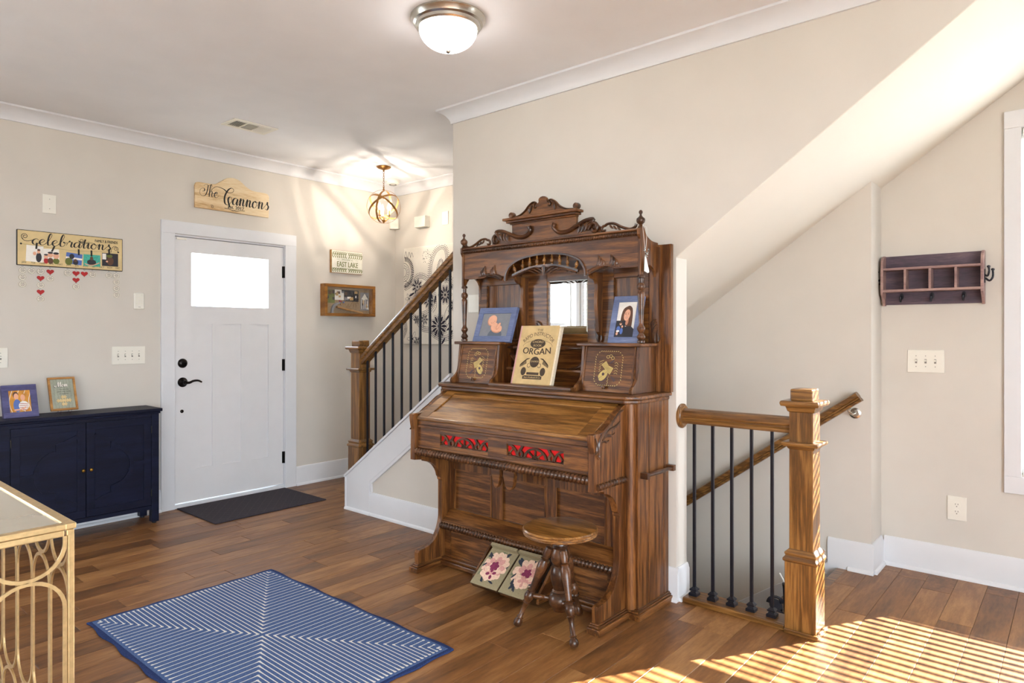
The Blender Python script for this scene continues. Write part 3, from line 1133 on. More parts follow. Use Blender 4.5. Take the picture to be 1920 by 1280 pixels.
CHK = [(2.745, 0.045), (2.49, 0.045), (2.487, 0.108), (2.497, 0.119)] + cr([(2.503, 0.12), (2.56, 0.128), (2.61, 0.155), (2.645, 0.2), (2.665, 0.26), (2.668, 0.30)], 4) + \
    [(2.668, 0.485), (2.66, 0.49), (2.66, 0.503)] + cr([(2.652, 0.51), (2.64, 0.545), (2.61, 0.582), (2.57, 0.605), (2.54, 0.612)], 4) + \
    [(2.535, 0.624), (2.458, 0.632), (2.462, 0.79)] + cr([(2.462, 0.80), (2.452, 0.85), (2.450, 0.884)], 3) + \
    cr([(2.468, 0.889), (2.505, 0.887), (2.555, 0.904), (2.64, 0.957), (2.70, 0.992), (2.745, 1.003)], 4)
for s in (1, -1):
    xo = XC + s * 0.610
    xi = XC + s * 0.576
    ck = sub(CHK, 'x', min(xo, xi), max(xo, xi), 'cheek', OAKZ, bevel=0.002)
    # carved leaf spray on the outer face of the arm
    q = MB()
    xf = xo + s * 0.002

    def lf(pts, wd):
        P = [(xf, a, b) for a, b in pts]
        n = len(P)
        q.sweep(P, [(wd / 2 * math.cos(2 * PI * i / 6), 0.005 * math.sin(2 * PI * i / 6)) for i in range(6)], up=(1, 0, 0),
                scale=[0.3 + 0.9 * math.sin(PI * (0.12 + 0.8 * i / (n - 1))) for i in range(n)])
    lf(cr([(2.478, 0.795), (2.49, 0.78), (2.50, 0.79), (2.495, 0.825), (2.505, 0.86), (2.545, 0.893), (2.60, 0.925), (2.66, 0.965), (2.70, 0.975)], 5), 0.016)
    lf(cr([(2.53, 0.872), (2.58, 0.895), (2.63, 0.905), (2.67, 0.925)], 5), 0.014)
    lf(cr([(2.52, 0.858), (2.56, 0.872), (2.60, 0.868), (2.625, 0.878)], 5), 0.012)
    lf(cr([(2.507, 0.842), (2.53, 0.852), (2.555, 0.845), (2.575, 0.85)], 5), 0.010)
    lf(cr([(2.457, 0.80), (2.475, 0.81), (2.478, 0.84), (2.466, 0.87)], 4), 0.012)
    q.build('carved_leaf', OAKD, ck, smooth=0.8)
    MB().rope((xo + s * 0.004, 2.475, 0.652), (xo + s * 0.004, 2.715, 0.652), 0.0135, 0.024).build('side_rope_moulding', OAKD, og, smooth=0.9)
    # corner column, base mouldings, body side boards
    MB().lathe([(0.032, 0.045), (0.032, 1.003)], (xo + s * 0.012, 2.745, 0), 18).build('corner_column', OAKZ, og, smooth=0.6)
    xb = XC + s * 0.665
    for a, b in ((2.742, 2.844), (2.848, 2.994), (2.998, 3.044)):
        bx(min(xb, xb - s * 0.02), max(xb, xb - s * 0.02), a, b, 0.045, 1.003, 'side_board', OAKZ, bevel=0.0015)
    q = MB()
    for (e, z0, z1) in ((0.022, 0.0, 0.03), (0.014, 0.03, 0.04), (0.008, 0.04, 0.047)):
        xs = sorted((xi - s * e * 0.6, xo + s * e))
        xt = sorted((xb - s * 0.12, xb + s * e))
        q.box(xs[0], xs[1], 2.488 - e, 2.75, z0, z1)
        q.box(xt[0], xt[1], 2.738 - e, 3.048, z0, z1)
    q.build('base_moulding', OAKY, og, bevel=0.003)
    # side handle
    q = MB()
    xh = xb + s * 0.026
    q.tube([(xh, 2.785, 0.667), (xh, 2.83, 0.667), (xh, 2.91, 0.667), (xh, 2.99, 0.667), (xh, 3.035, 0.667)], 0.0085, 10, scale=[0.8, 1.0, 1.35, 1.0, 0.8])
    for yy in (2.775, 3.033):
        q.box(min(xb, xh + s * 0.012), max(xb, xh + s * 0.012), yy - 0.012, yy + 0.012, 0.653, 0.681)
    q.build('side_handle', OAKD, og, smooth=0.6)
# core of the case (front face behind the knee panel)
bx(XC - 0.643, XC + 0.643, 2.80, 3.044, 0.02, 1.003, 'case', OAKX)
# top slab in two steps
for e, z0, z1 in ((0.0, 1.022, 1.041), (0.014, 1.002, 1.0225)):
    P = [(XC - 0.682 + e, 3.052), (XC - 0.682 + e, 2.735 + e), (XC - 0.628 + e, 2.688 + e), (XC + 0.628 - e, 2.688 + e), (XC + 0.682 - e, 2.735 + e), (XC + 0.682 - e, 3.052)]
    sub(P, 'z', z0, z1, 'top_moulding', OAKX, bevel=0.006)
# fall board (sloping lid)
x0, x1 = XC - 0.575, XC + 0.575
lo = Vector((0, 2.478, 0.870))
hi = Vector((0, 2.715, 1.000))
sl = (hi - lo)
LL = sl.length
sl.normalize()
nrm = Vector((1, 0, 0)).cross(sl)
ld = MB()
ld.M = basis((x0, lo.y, lo.z), (1, 0, 0), sl, nrm)
W = x1 - x0
for r in holes(0, W, 0, LL, [(0.075, W - 0.075, 0.062, LL - 0.04)]):
    ld.box(r[0], r[1], r[2], r[3], -0.018, 0.0)
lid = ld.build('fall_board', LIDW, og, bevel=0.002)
q = MB()
q.M = ld.M
q.box(0.07, W - 0.07, 0.058, LL - 0.035, -0.016, -0.006)
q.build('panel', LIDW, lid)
# front of the key bed
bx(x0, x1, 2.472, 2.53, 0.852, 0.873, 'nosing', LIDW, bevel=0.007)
bx(x0, x1, 2.486, 2.53, 0.826, 0.853, 'cove_strip', OAKX, bevel=0.002)
bx(x0, x1, 2.478, 2.53, 0.812, 0.827, 'bead_moulding', OAKX, bevel=0.004)
FR = [(-2.637, -2.285), (-2.160, -1.812)]
FZ = (0.729, 0.789)
frame_board(x0, x1, 0.712, 0.813, 2.488, 2.502, [(a, b, FZ[0], FZ[1]) for a, b in FR], 'fret_panel', OAKX)
MB().box(x0 + 0.02, x1 - 0.02, 2.506, 2.512, 0.712, 0.813).build('red_cloth', REDCLOTH, og)
for a, b in FR:
    q = MB()
    q.M = onfront(2.4995, a, FZ[0])
    w_, h_ = b - a, FZ[1] - FZ[0]

    def fb(pts, wd):
        q.bar([(p[0], p[1], 0.0) for p in pts], wd, 0.011, up=(0, 0, 1))

    def fan(cx, a0, a1, rx, ry, spokes):
        fb([(cx + rx * math.cos(a0 + (a1 - a0) * i / 12), ry * math.sin(a0 + (a1 - a0) * i / 12)) for i in range(13)], 0.010)
        for k in spokes:
            fb([(cx, 0.0), (cx + rx * math.cos(k), ry * math.sin(k))], 0.007)
        fb([(cx + 0.018 * math.cos(a0 + (a1 - a0) * i / 6), 0.014 * math.sin(a0 + (a1 - a0) * i / 6)) for i in range(7)], 0.01)
    fan(w_ / 2, 0, PI, 0.066, 0.05, [PI * 0.25, PI * 0.5, PI * 0.75])
    fan(0.0, 0, PI / 2, 0.06, 0.056, [PI * 0.28])
    fan(w_, PI / 2, PI, 0.06, 0.056, [PI * 0.72])
    for sx in (1, -1):
        cx = w_ / 2 + sx * 0.088
        fb(cr([(cx, 0.0), (cx - sx * 0.006, 0.02), (cx + sx * 0.004, 0.034), (cx - sx * 0.010, 0.06)], 4), 0.012)
        fb(cr([(cx + sx * 0.016, 0.0), (cx + sx * 0.02, 0.022), (cx + sx * 0.006, 0.04)], 4), 0.009)
    fb([(0, 0), (w_, 0)], 0.008)
    fb([(0, h_), (w_, h_)], 0.006)
    q.build('fretwork', OAKD, og)
bx(x0, x1, 2.482, 2.53, 0.698, 0.713, 'lower_bead', OAKX, bevel=0.004)
MB().rope((x0, 2.476, 0.677), (x1, 2.476, 0.677), 0.0185, 0.0215).build('rope_moulding', OAKD, og, smooth=0.9)
bx(x0, x1, 2.492, 2.80, 0.652, 0.70, 'key_bed', OAKX)
# knee panel
KP = [(-2.775, -2.49), (-2.409, -2.112), (-2.04, -1.745)]
frame_board(x0, x1, 0.29, 0.655, 2.737, 2.76, [(a, b, 0.312, 0.545) for a, b in KP], 'knee_frame', OAKZ)
for a, b in KP:
    bx(a - 0.005, b + 0.005, 2.748, 2.756, 0.30, 0.55, 'knee_panel', OAKX, bevel=0)
    q = MB()
    for xx in (a, b):
        q.box(xx - 0.004, xx + 0.004, 2.733, 2.738, 0.312, 0.545)
    q.build('panel_bead', OAKZ, og)
for cxk, wk in ((-2.335, 0.06), (-2.245, 0.075)):
    P = [(cxk - wk / 2, 0.652)] + cr([(cxk - wk / 2, 0.60), (cxk - wk / 2 + 0.012, 0.55), (cxk + 0.0, 0.522), (cxk + wk / 2 - 0.01, 0.545), (cxk + wk / 2, 0.60)], 4) + [(cxk + wk / 2, 0.652)]
    sub(P, 'y', 2.60, 2.628, 'knee_swell', OAKX, bevel=0.003)
# sloping ledge with rope edge, lower front
sub([(2.662, 0.247), (2.738, 0.312), (2.738, 0.20), (2.662, 0.207)], 'x', x0, x1, 'ledge', OAKX, bevel=0.002)
MB().rope((x0, 2.664, 0.228), (x1, 2.664, 0.228), 0.0175, 0.0215).build('rope_moulding', OAKD, og, smooth=0.9)
PX0, PX1 = -2.405, -1.985
frame_board(x0, PX0, 0.02, 0.215, 2.69, 2.705, [(x0 + 0.045, PX0 - 0.03, 0.055, 0.195)], 'lower_frame', OAKX)
bx(x0 + 0.04, PX0 - 0.025, 2.697, 2.702, 0.05, 0.2, 'lower_panel', OAKX, bevel=0)
frame_board(PX1, x1, 0.02, 0.215, 2.69, 2.705, [(PX1 + 0.03, x1 - 0.045, 0.055, 0.195)], 'lower_frame', OAKX)
bx(PX1 + 0.025, x1 - 0.04, 2.697, 2.702, 0.05, 0.2, 'lower_panel', OAKX, bevel=0)
for a, b in ((x0, PX0), (PX1, x1)):
    bx(a, b, 2.645, 2.70, 0.008, 0.034, 'toe_moulding', OAKX, bevel=0.005)
    bx(a, b, 2.66, 2.70, 0.034, 0.048, 'toe_bead', OAKX, bevel=0.004)
for xx in (PX0 - 0.012, PX1 - 0.004):
    sub(cr([(2.66, 0.2), (2.63, 0.19), (2.57, 0.13), (2.512, 0.075)], 3) + [(2.505, 0.035), (2.70, 0.035), (2.70, 0.2)], 'x', xx, xx + 0.016, 'pedal_cheek', OAKY, bevel=0.002)
bx(PX0, PX1, 2.775, 2.79, 0.02, 0.215, 'pedal_recess', OAKD, bevel=0)
# treadles with needlepoint covers
lo = Vector((0, 2.452, 0.062))
hi = Vector((0, 2.635, 0.208))
sl = (hi - lo)
PL = sl.length
sl.normalize()
nrm = Vector((1, 0, 0)).cross(sl)
for k, xp in enumerate((-2.375, -2.185)):
    M = basis((xp, lo.y, lo.z), (1, 0, 0), sl, nrm)
    wP = 0.178
    q = MB()
    q.M = M
    q.box(0, wP, 0, PL, -0.03, -0.004)
    pd = q.build('treadle', OAKD, og, bevel=0.003)
    q = MB()
    q.M = M
    q.box(0, wP, 0, PL, -0.0045, 0.001)
    q.box(0.0, wP, PL - 0.016, PL, 0.001, 0.026)
    q.k = 1
    rnd = random.Random(30 + k)

    def petals(cx, cy, R, n, mi, d, rr):
        q.k = mi
        for i in range(n):
            a = 2 * PI * i / n + rnd.random() * 0.4
            q.ell(cx + R * math.cos(a), cy + R * math.sin(a), rr, rr * 0.72, d + 0.00005 * i, a)
    cx, cy = (0.085, 0.12) if k == 0 else (0.10, 0.13)
    for i in range(9):
        q.k = 4 if i % 2 else 5
        a = rnd.random() * 6.28
        q.ell(cx + (0.07 + 0.01 * rnd.random()) * math.cos(a), cy + 0.09 * math.sin(a), 0.03, 0.009, 0.0012 + 0.0001 * i, a)
    petals(cx, cy, 0.06, 12, 1, 0.0026, 0.026)
    petals(cx + 0.003, cy - 0.004, 0.042, 9, 2, 0.0036, 0.022)
    petals(cx, cy - 0.035, 0.036, 7, 1, 0.0044, 0.02)
    petals(cx, cy, 0.014, 6, 3, 0.0052, 0.015)
    petals(cx + 0.004, cy - 0.045, 0.02, 4, 2 if k else 3, 0.0060, 0.012)
    for i in range(8):
        q.k = 4
        a = rnd.random() * 6.28
        q.ell(cx + 0.075 * math.cos(a) * 0.9, cy + 0.1 * math.sin(a), 0.018, 0.005, 0.0066 + 0.00005 * i, a + 0.8)
    # keep the print inside the pad
    Mi = M.inverted()
    for i, p in enumerate(q.v):
        lp = Mi @ p
        if lp.z > 0.0011 and lp.z < 0.02:
            lp.x = min(max(lp.x, 0.012), wP - 0.012)
            lp.y = min(max(lp.y, 0.02), PL - 0.025)
            lp.z = 0.0011 + (lp.z - 0.0011) * 0.25
            q.v[i] = M @ lp
    q.build('needlepoint_pad', [NEEDLE, PETAL, PETAL2, PLUM, LEAF, LEAF2], pd)

# ---- hutch
bx(-2.84, -1.545, 3.022, 3.046, 1.041, 1.777, 'back_board', OAKZ)
frame_board(-2.84, -1.66, 1.041, 1.765, 3.006, 3.022, [(-2.77, -2.49, 1.30, 1.622), (-2.306, -2.03, 1.329, 1.626), (-1.865, -1.69, 1.30, 1.622)], 'back_frame', OAKX, bevel=0.002)
bx(-1.655, -1.60, 3.0, 3.022, 1.041, 1.765, 'back_stile', OAKZ)
q = MB()
a, b, z0, z1, e = -2.306, -2.03, 1.329, 1.626, 0.016
q.add([(a, 3.0205, z0), (b, 3.0205, z0), (b, 3.0205, z1), (a, 3.0205, z1), (a + e, 3.0185, z0 + e), (b - e, 3.0185, z0 + e), (b - e, 3.0185, z1 - e), (a + e, 3.0185, z1 - e)],
      [(4, 5, 6, 7), (0, 1, 5, 4), (1, 2, 6, 5), (2, 3, 7, 6), (3, 0, 4, 7)])
o = q.build('bevelled_mirror', MIRROR, og)
o['label'] = 'small square bevelled mirror'
BRK = [(3.006, 1.655), (2.892, 1.655), (2.90, 1.635)] + cr([(2.915, 1.62), (2.945, 1.612), (2.958, 1.58), (2.952, 1.5), (2.962, 1.42), (2.972, 1.34)], 4) + [(2.985, 1.325), (3.006, 1.32)]
for xx in (-2.462, -1.955):
    sub(BRK, 'x', xx, xx + 0.022, 'scroll_bracket', OAKZ, bevel=0.002)
# acanthus carvings by the mirror
for (xx, sg) in ((-2.37, -1), (-1.955, 1), (-1.62, 1), (-2.76, -1)):
    q = MB()
    for k in range(5):
        leaf(q, xx - sg * 0.005 * k, 1.285 + 0.02 * k, 2.998, 0.07 - 0.006 * k, PI / 2 + sg * (0.5 - 0.1 * k), 0.018, -sg * 0.7)
    leaf(q, xx + 0.01, 1.285, 2.998, 0.05, PI / 2 - sg * 0.9, 0.014, sg * 0.9)
    q.build('carved_leaves', OAKD, og, smooth=0.8)

# canopy
XL, XR_ = -2.818, -1.632
arch = cr([(-0.272, 1.634), (-0.268, 1.672), (-0.235, 1.718), (-0.16, 1.75), (-0.07, 1.764), (0, 1.767)], 4)
left = [(XC + 0.02 + a, b) for a, b in arch]
right = [(XC + 0.02 - a, b) for a, b in arch[::-1]]
ctr = XC + 0.02
low_l = [(XL, 1.655), (XL + 0.14, 1.655)] + cr([(XL + 0.16, 1.657), (XL + 0.215, 1.668), (XL + 0.27, 1.652), (ctr - 0.294, 1.632)], 3)
low_r = [(2 * ctr - x, z) for x, z in low_l[::-1]]
low_r[-1] = (XR_, 1.655)
P = [(XL, 1.815)] + low_l + left + right[1:] + low_r + [(XR_, 1.815)]
sub(P, 'y', 2.856, 2.874, 'canopy_front', OAKX, bevel=0.002)
q = MB()
edge = [(p[0], 2.853, p[1]) for p in left + right[1:]]
q.bar([(x, y, z - 0.004) for x, y, z in edge], 0.010, 0.008, up=(0, -1, 0))
q.build('arch_bead', OAKD, og, smooth=0.6)
bx(XL - 0.012, XR_ + 0.012, 2.842, 2.88, 1.83, 1.842, 'canopy_moulding', OAKX, bevel=0.004)
bx(XL - 0.004, XR_ + 0.004, 2.85, 2.88, 1.806, 1.831, 'canopy_moulding', OAKD, bevel=0.004)
MB().rope((XL, 2.848, 1.819), (XR_, 2.848, 1.819), 0.009, 0.014, seg=8).build('rope_moulding', OAKD, og, smooth=0.9)
bx(XL, XR_, 2.874, 3.022, 1.765, 1.783, 'canopy_top', OAKX)
SID = [(2.85, 1.616), (2.872, 1.616)] + cr([(2.885, 1.64), (2.91, 1.664), (2.945, 1.668), (2.985, 1.645), (3.003, 1.60), (3.005, 1.53)], 4) + [(3.012, 1.505), (3.022, 1.503), (3.022, 1.787)] + \
    cr([(3.02, 1.787), (2.955, 1.792), (2.905, 1.815), (2.885, 1.846)], 4) + [(2.862, 1.85), (2.838, 1.842), (2.838, 1.812), (2.85, 1.79)]
for xx in (XL - 0.014, XR_):
    sub(SID, 'x', xx, xx + 0.016, 'canopy_side', OAKZ, bevel=0.002)
# spindle gallery in the arch
q = MB()
rail = [(ctr + 0.225 * t, 1.70 - 0.042 * t * t) for t in [i / 12 - 1 for i in range(25)]]
q.bar([(a, 2.862, b) for a, b in rail], 0.014, 0.012, up=(0, -1, 0))
for sg in (1, -1):
    for k in range(3):
        carve(q, cr([(ctr + sg * (0.005 + 0.02 * k), 1.665 - 0.004 * k), (ctr + sg * (0.05 + 0.03 * k), 1.692 - 0.006 * k), (ctr + sg * (0.11 + 0.03 * k), 1.682 - 0.008 * k), (ctr + sg * (0.16 + 0.028 * k), 1.662 - 0.006 * k)], 4), 2.857, 0.012, 0.014, (0.6, 1.0))
    carve(q, [(ctr + sg * 0.003, 1.70), (ctr + sg * 0.006, 1.675), (ctr + sg * 0.002, 1.65)], 2.856, 0.014, 0.014, (1, 0.5))
q.build('gallery_rail', OAKD, og, smooth=0.8)
SP = [(0.004, 0), (0.0085, 0.002), (0.0085, 0.006), (0.005, 0.009), (0.0095, 0.018), (0.0105, 0.025), (0.008, 0.032), (0.005, 0.037), (0.0075, 0.041), (0.0045, 0.046), (0.0045, 0.056)]
for i in range(9):
    t = (i - 4) / 4.35
    xx = ctr + 0.222 * t
    zz = 1.70 - 0.042 * t * t * 0.95 + 0.004
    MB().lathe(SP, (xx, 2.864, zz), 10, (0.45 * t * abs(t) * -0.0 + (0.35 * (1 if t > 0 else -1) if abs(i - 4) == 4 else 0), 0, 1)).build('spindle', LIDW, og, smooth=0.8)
# corner posts and finials
POST = [(0.013, 0.0), (0.019, 0.003), (0.019, 0.012), (0.014, 0.016), (0.021, 0.026), (0.022, 0.032), (0.015, 0.042), (0.011, 0.05), (0.02, 0.066), (0.021, 0.074), (0.012, 0.088), (0.0115, 0.1),
        (0.0165, 0.215), (0.018, 0.235), (0.0175, 0.248), (0.012, 0.256), (0.018, 0.264), (0.021, 0.275), (0.018, 0.286), (0.011, 0.293), (0.012, 0.315), (0.018, 0.318), (0.018, 0.328), (0.0135, 0.333)]
FIN = [(0.016, 0), (0.011, 0.006), (0.008, 0.012), (0.019, 0.022), (0.022, 0.032), (0.02, 0.042), (0.012, 0.048), (0.006, 0.055), (0.005, 0.062), (0.0095, 0.068), (0.0095, 0.076), (0.005, 0.082), (0, 0.083)]
for xx in (XL - 0.006, XR_ + 0.008):
    MB().lathe(POST, (xx, 2.866, 1.285), 16).build('turned_post', OAKD, og, smooth=0.8)
    MB().lathe(FIN, (xx, 2.862, 1.848), 16).build('finial', OAKD, og, smooth=0.8)
# crest
cx = XC + 0.003
half = [(0.372, 1.842), (0.375, 1.87)] + cr([(0.37, 1.875), (0.33, 1.903), (0.285, 1.912), (0.245, 1.905), (0.222, 1.898)], 3) + [(0.220, 1.90), (0.222, 1.955)]
P = [(cx - a, b) for a, b in half] + [(cx + a, b) for a, b in half[::-1]]
sub(P, 'y', 2.872, 2.89, 'crest_board', OAKX, bevel=0.002)
q = MB()
for e, z0, z1 in ((0.225, 1.945, 1.953), (0.24, 1.953, 1.965), (0.255, 1.965, 1.979)):
    q.box(cx - e, cx + e, 2.88 - (e - 0.2), 2.892, z0, z1)
q.build('crest_cornice', OAKX, og, bevel=0.003)
ped = [(0.235, 1.979), (0.235, 1.984)] + cr([(0.20, 1.984), (0.15, 1.992), (0.11, 2.016), (0.075, 2.046), (0.05, 2.052), (0.035, 2.045), (0.028, 2.052), (0.028, 2.066), (0.016, 2.077), (0.0, 2.08)], 3)
P = [(cx - a, b) for a, b in ped] + [(cx + a, b) for a, b in ped[::-1]]
sub(P, 'y', 2.868, 2.884, 'crest_pediment', OAKX, bevel=0.002)
for sg in (1, -1):
    q = MB()
    # large C scroll
    path = volute(cx + sg * 0.333, 1.869, 0.006, 0.030, (PI * 0.5 if sg > 0 else PI * 0.5), PI * 0.5 + sg * (-PI * 2.1) * -1 * -1, 22)
    path = [(cx + sg * (0.335 + r * math.cos(a)), 1.869 + r * math.sin(a)) for r, a in [(0.006 + 0.032 * i / 20, PI * 0.9 + (PI * 2.1) * i / 20) for i in range(21)]]
    tail = cr([path[-1], (cx + sg * 0.335, 1.914), (cx + sg * 0.29, 1.917), (cx + sg * 0.235, 1.897), (cx + sg * 0.175, 1.872), (cx + sg * 0.115, 1.872), (cx + sg * 0.082, 1.90), (cx + sg * 0.088, 1.922)], 5)
    carve(q, path + tail[1:], 2.864, 0.024, 0.026, (0.7, 1.0))
    # leaves on it
    for k in range(4):
        leaf(q, cx + sg * (0.315 - 0.022 * k), 1.91 - 0.004 * k, 2.860, 0.048, -PI / 2 + sg * 0.25, 0.014, -sg * 0.5)
    # small outer scroll
    p2 = [(cx + sg * (0.397 + r * math.cos(a)), 1.858 + r * math.sin(a)) for r, a in [(0.004 + 0.015 * i / 16, PI * 1.9 + (-PI * 1.5) * i / 16) for i in range(17)]]
    t2 = cr([p2[-1], (cx + sg * 0.42, 1.884), (cx + sg * 0.455, 1.882), (cx + sg * 0.50, 1.86), (cx + sg * 0.545, 1.846), (cx + sg * 0.575, 1.853), (cx + sg * 0.582, 1.868)], 5)
    carve(q, p2 + t2[1:], 2.866, 0.016, 0.02, (0.8, 0.9))
    for k in range(3):
        leaf(q, cx + sg * (0.43 + 0.022 * k), 1.878 - 0.006 * k, 2.866, 0.03, -PI / 2 + sg * 0.5, 0.012, sg * 0.3)
    q.build('carved_scroll', OAKD, og, smooth=0.8)
    q = MB()
    # pediment scroll and end ball
    p3 = [(cx + sg * (0.045 + r * math.cos(a)), 2.03 + r * math.sin(a)) for r, a in [(0.004 + 0.014 * i / 14, PI * 1.2 + (PI * 1.4) * i / 14) for i in range(15)]]
    t3 = cr([p3[-1], (cx + sg * 0.06, 2.054), (cx + sg * 0.09, 2.04), (cx + sg * 0.12, 2.012), (cx + sg * 0.16, 1.992), (cx + sg * 0.205, 1.986)], 5)
    carve(q, p3 + t3[1:], 2.865, 0.011, 0.018, (0.8, 0.9))
    for k in range(3):
        leaf(q, cx + sg * (0.07 + 0.008 * k), 2.035, 2.863, 0.045 - 0.006 * k, -PI / 2 + sg * (0.3 - 0.1 * k), 0.012, sg * 0.1)
    q.lathe([(0, 0), (0.0165, 0), (0.018, 0.01), (0.0165, 0.026), (0.008, 0.03), (0, 0.03)], (cx + sg * 0.222, 2.889, 2.0), 16, (0, -1, 0))
    q.build('pediment_scroll', OAKD, og, smooth=0.8)
# carved feathers at the foot of the canopy board
for sg in (1, -1):
    q = MB()
    xo = ctr - sg * 0.29
    for k in range(2):
        [leaf(q, xo - sg * (0.05 + 0.075 * k + 0.016 * j), 1.666, 2.852, 0.062 - 0.012 * j, PI / 2 + sg * 0.95, 0.02, -sg * 0.75) for j in range(3)]
    carve(q, cr([(xo - sg * 0.005, 1.645), (xo - sg * 0.05, 1.664), (xo - sg * 0.10, 1.675), (xo - sg * 0.19, 1.664)], 4), 2.852, 0.022, 0.014, (1.2, 0.4))
    carve(q, cr([(xo - sg * 0.02, 1.64), (xo - sg * 0.06, 1.655), (xo - sg * 0.12, 1.664)], 4), 2.852, 0.012, 0.012, (1.2, 0.4))
    q.build('carved_feathers', OAKD, og, smooth=0.8)

# side boxes with stencilled doors
BOXS = [(2.773, 1.041), (2.771, 1.056)] + cr([(2.778, 1.07), (2.80, 1.082), (2.824, 1.105), (2.835, 1.14), (2.842, 1.2), (2.85, 1.268)], 4) + [(3.006, 1.268), (3.006, 1.041)]
for bi, (a, b) in enumerate(((-2.853, -2.525), (-1.958, -1.622))):
    for xx in (a, b - 0.017):
        sub(BOXS, 'x', xx, xx + 0.017, 'box_side', OAKZ, bevel=0.002)
    bx(a - 0.02, b + 0.02, 2.826, 3.006, 1.268, 1.2845, 'box_top', OAKX, bevel=0.004)
    lo = Vector((0, 2.808, 1.043))
    hi = Vector((0, 2.857, 1.266))
    sl = (hi - lo)
    HL = sl.length
    sl.normalize()
    nrm = Vector((1, 0, 0)).cross(sl)
    M = basis((a + 0.017, lo.y, lo.z), (1, 0, 0), sl, nrm)
    wB = b - a - 0.034
    q = MB()
    q.M = M
    q.box(0, wB, 0, HL, -0.012, 0)
    dr = q.build('box_door', OAKX, og)
    for e0 in (0.004, wB - 0.014):
        q = MB()
        q.M = M
        q.box(e0, e0 + 0.01, 0.0, HL, 0, 0.003)
        q.build('door_edge', OAKZ, dr)
    q = MB()
    q.M = M
    q.lathe([(0, 0), (0.005, 0), (0.0045, 0.006), (0.009, 0.01), (0.01, 0.016), (0.006, 0.02), (0, 0.021)], (wB * 0.47, 0.022, 0), 12, (0, 0, 1))
    q.build('knob', OAKD, dr, smooth=0.8)
    # stencil: chain octagon, mandolin, ribboned sheet music, trumpet
    q = MB()
    q.M = M
    mx, my = wB * 0.5, HL * 0.52
    oc = []
    for (sx, sy) in ((-1, -0.72), (-0.7, -1), (0.7, -1), (1, -0.72), (1, 0.72), (0.7, 1), (-0.7, 1), (-1, 0.72)):
        oc.append((mx + sx * 0.078, my + sy * 0.086))
    for i in range(8):
        p, r = oc[i], oc[(i + 1) % 8]
        dl = math.hypot(r[0] - p[0], r[1] - p[1])
        n = max(2, int(dl / 0.0115))
        ag = math.atan2(r[1] - p[1], r[0] - p[0])
        for k in range(n):
            t = (k + 0.5) / n
            q.ell(p[0] + (r[0] - p[0]) * t, p[1] + (r[1] - p[1]) * t, 0.0045, 0.002, 0.0006, ag + 0.5, 8)
    fl = -1 if bi == 0 else 1
    X_ = lambda v: mx + fl * v
    q.ell(X_(-0.028), my - 0.036, 0.034, 0.021, 0.0006, fl * 0.85, 20)
    q.k = 1
    q.ell(X_(-0.026), my - 0.030, 0.008, 0.008, 0.0009, 0, 10)
    q.stroke([(X_(-0.056), my - 0.045), (X_(-0.048), my - 0.064), (X_(-0.028), my - 0.070), (X_(-0.008), my - 0.056), (X_(0.002), my - 0.034)], 0.004, 0.0009)
    q.stroke([(X_(-0.052), my - 0.056), (X_(-0.004), my - 0.016)], 0.0012, 0.001)
    q.k = 0
    sheet = [(X_(-0.042), my + 0.018), (X_(-0.016), my + 0.036), (X_(0.0), my + 0.014), (X_(0.03), my + 0.002), (X_(0.012), my - 0.032), (X_(-0.012), my - 0.012), (X_(-0.022), my - 0.002)]
    q.poly(sheet, 0.0005)
    q.k = 1
    for k in range(4):
        q.stroke([(X_(-0.036 + 0.006 * k), my + 0.020 + 0.003 * k), (X_(-0.012 + 0.006 * k), my - 0.002 + 0.001 * k), (X_(0.012 + 0.004 * k), my - 0.024 + 0.007 * k)], 0.0011, 0.0011)
    q.stroke([(X_(0.006), my + 0.024), (X_(0.03), my + 0.042)], 0.007, 0.0008)
    q.stroke([(X_(0.02), my - 0.04), (X_(0.045), my - 0.062)], [0.005, 0.016], 0.0008)
    q.k = 0
    for (ux, uy) in ((-0.008, 0.058), (0.008, 0.062), (0.02, 0.052)):
        q.stroke([(X_(ux) + 0.009 * math.cos(2 * PI * i / 10), my + uy + 0.007 * math.sin(2 * PI * i / 10)) for i in range(10)], 0.0025, 0.0007, True)
    for k in range(5):
        q.stroke(cr([(X_(-0.03 - 0.006 * k), my + 0.04 - 0.012 * k), (X_(-0.045), my + 0.035 - 0.012 * k), (X_(-0.055), my + 0.028 - 0.012 * k)], 3), 0.002, 0.0007)
        q.stroke(cr([(X_(0.035), my + 0.025 - 0.013 * k), (X_(0.045), my + 0.03 - 0.013 * k), (X_(0.055), my + 0.02 - 0.012 * k)], 3), 0.002, 0.0007)
    for k in range(7):
        q.ell(X_(0.002 + 0.003 * (k % 2)), my - 0.036 - 0.007 * k, 0.003, 0.0018, 0.0007, 0.6, 8)
    q.build('stencil', [STENCIL, STENDK], dr)
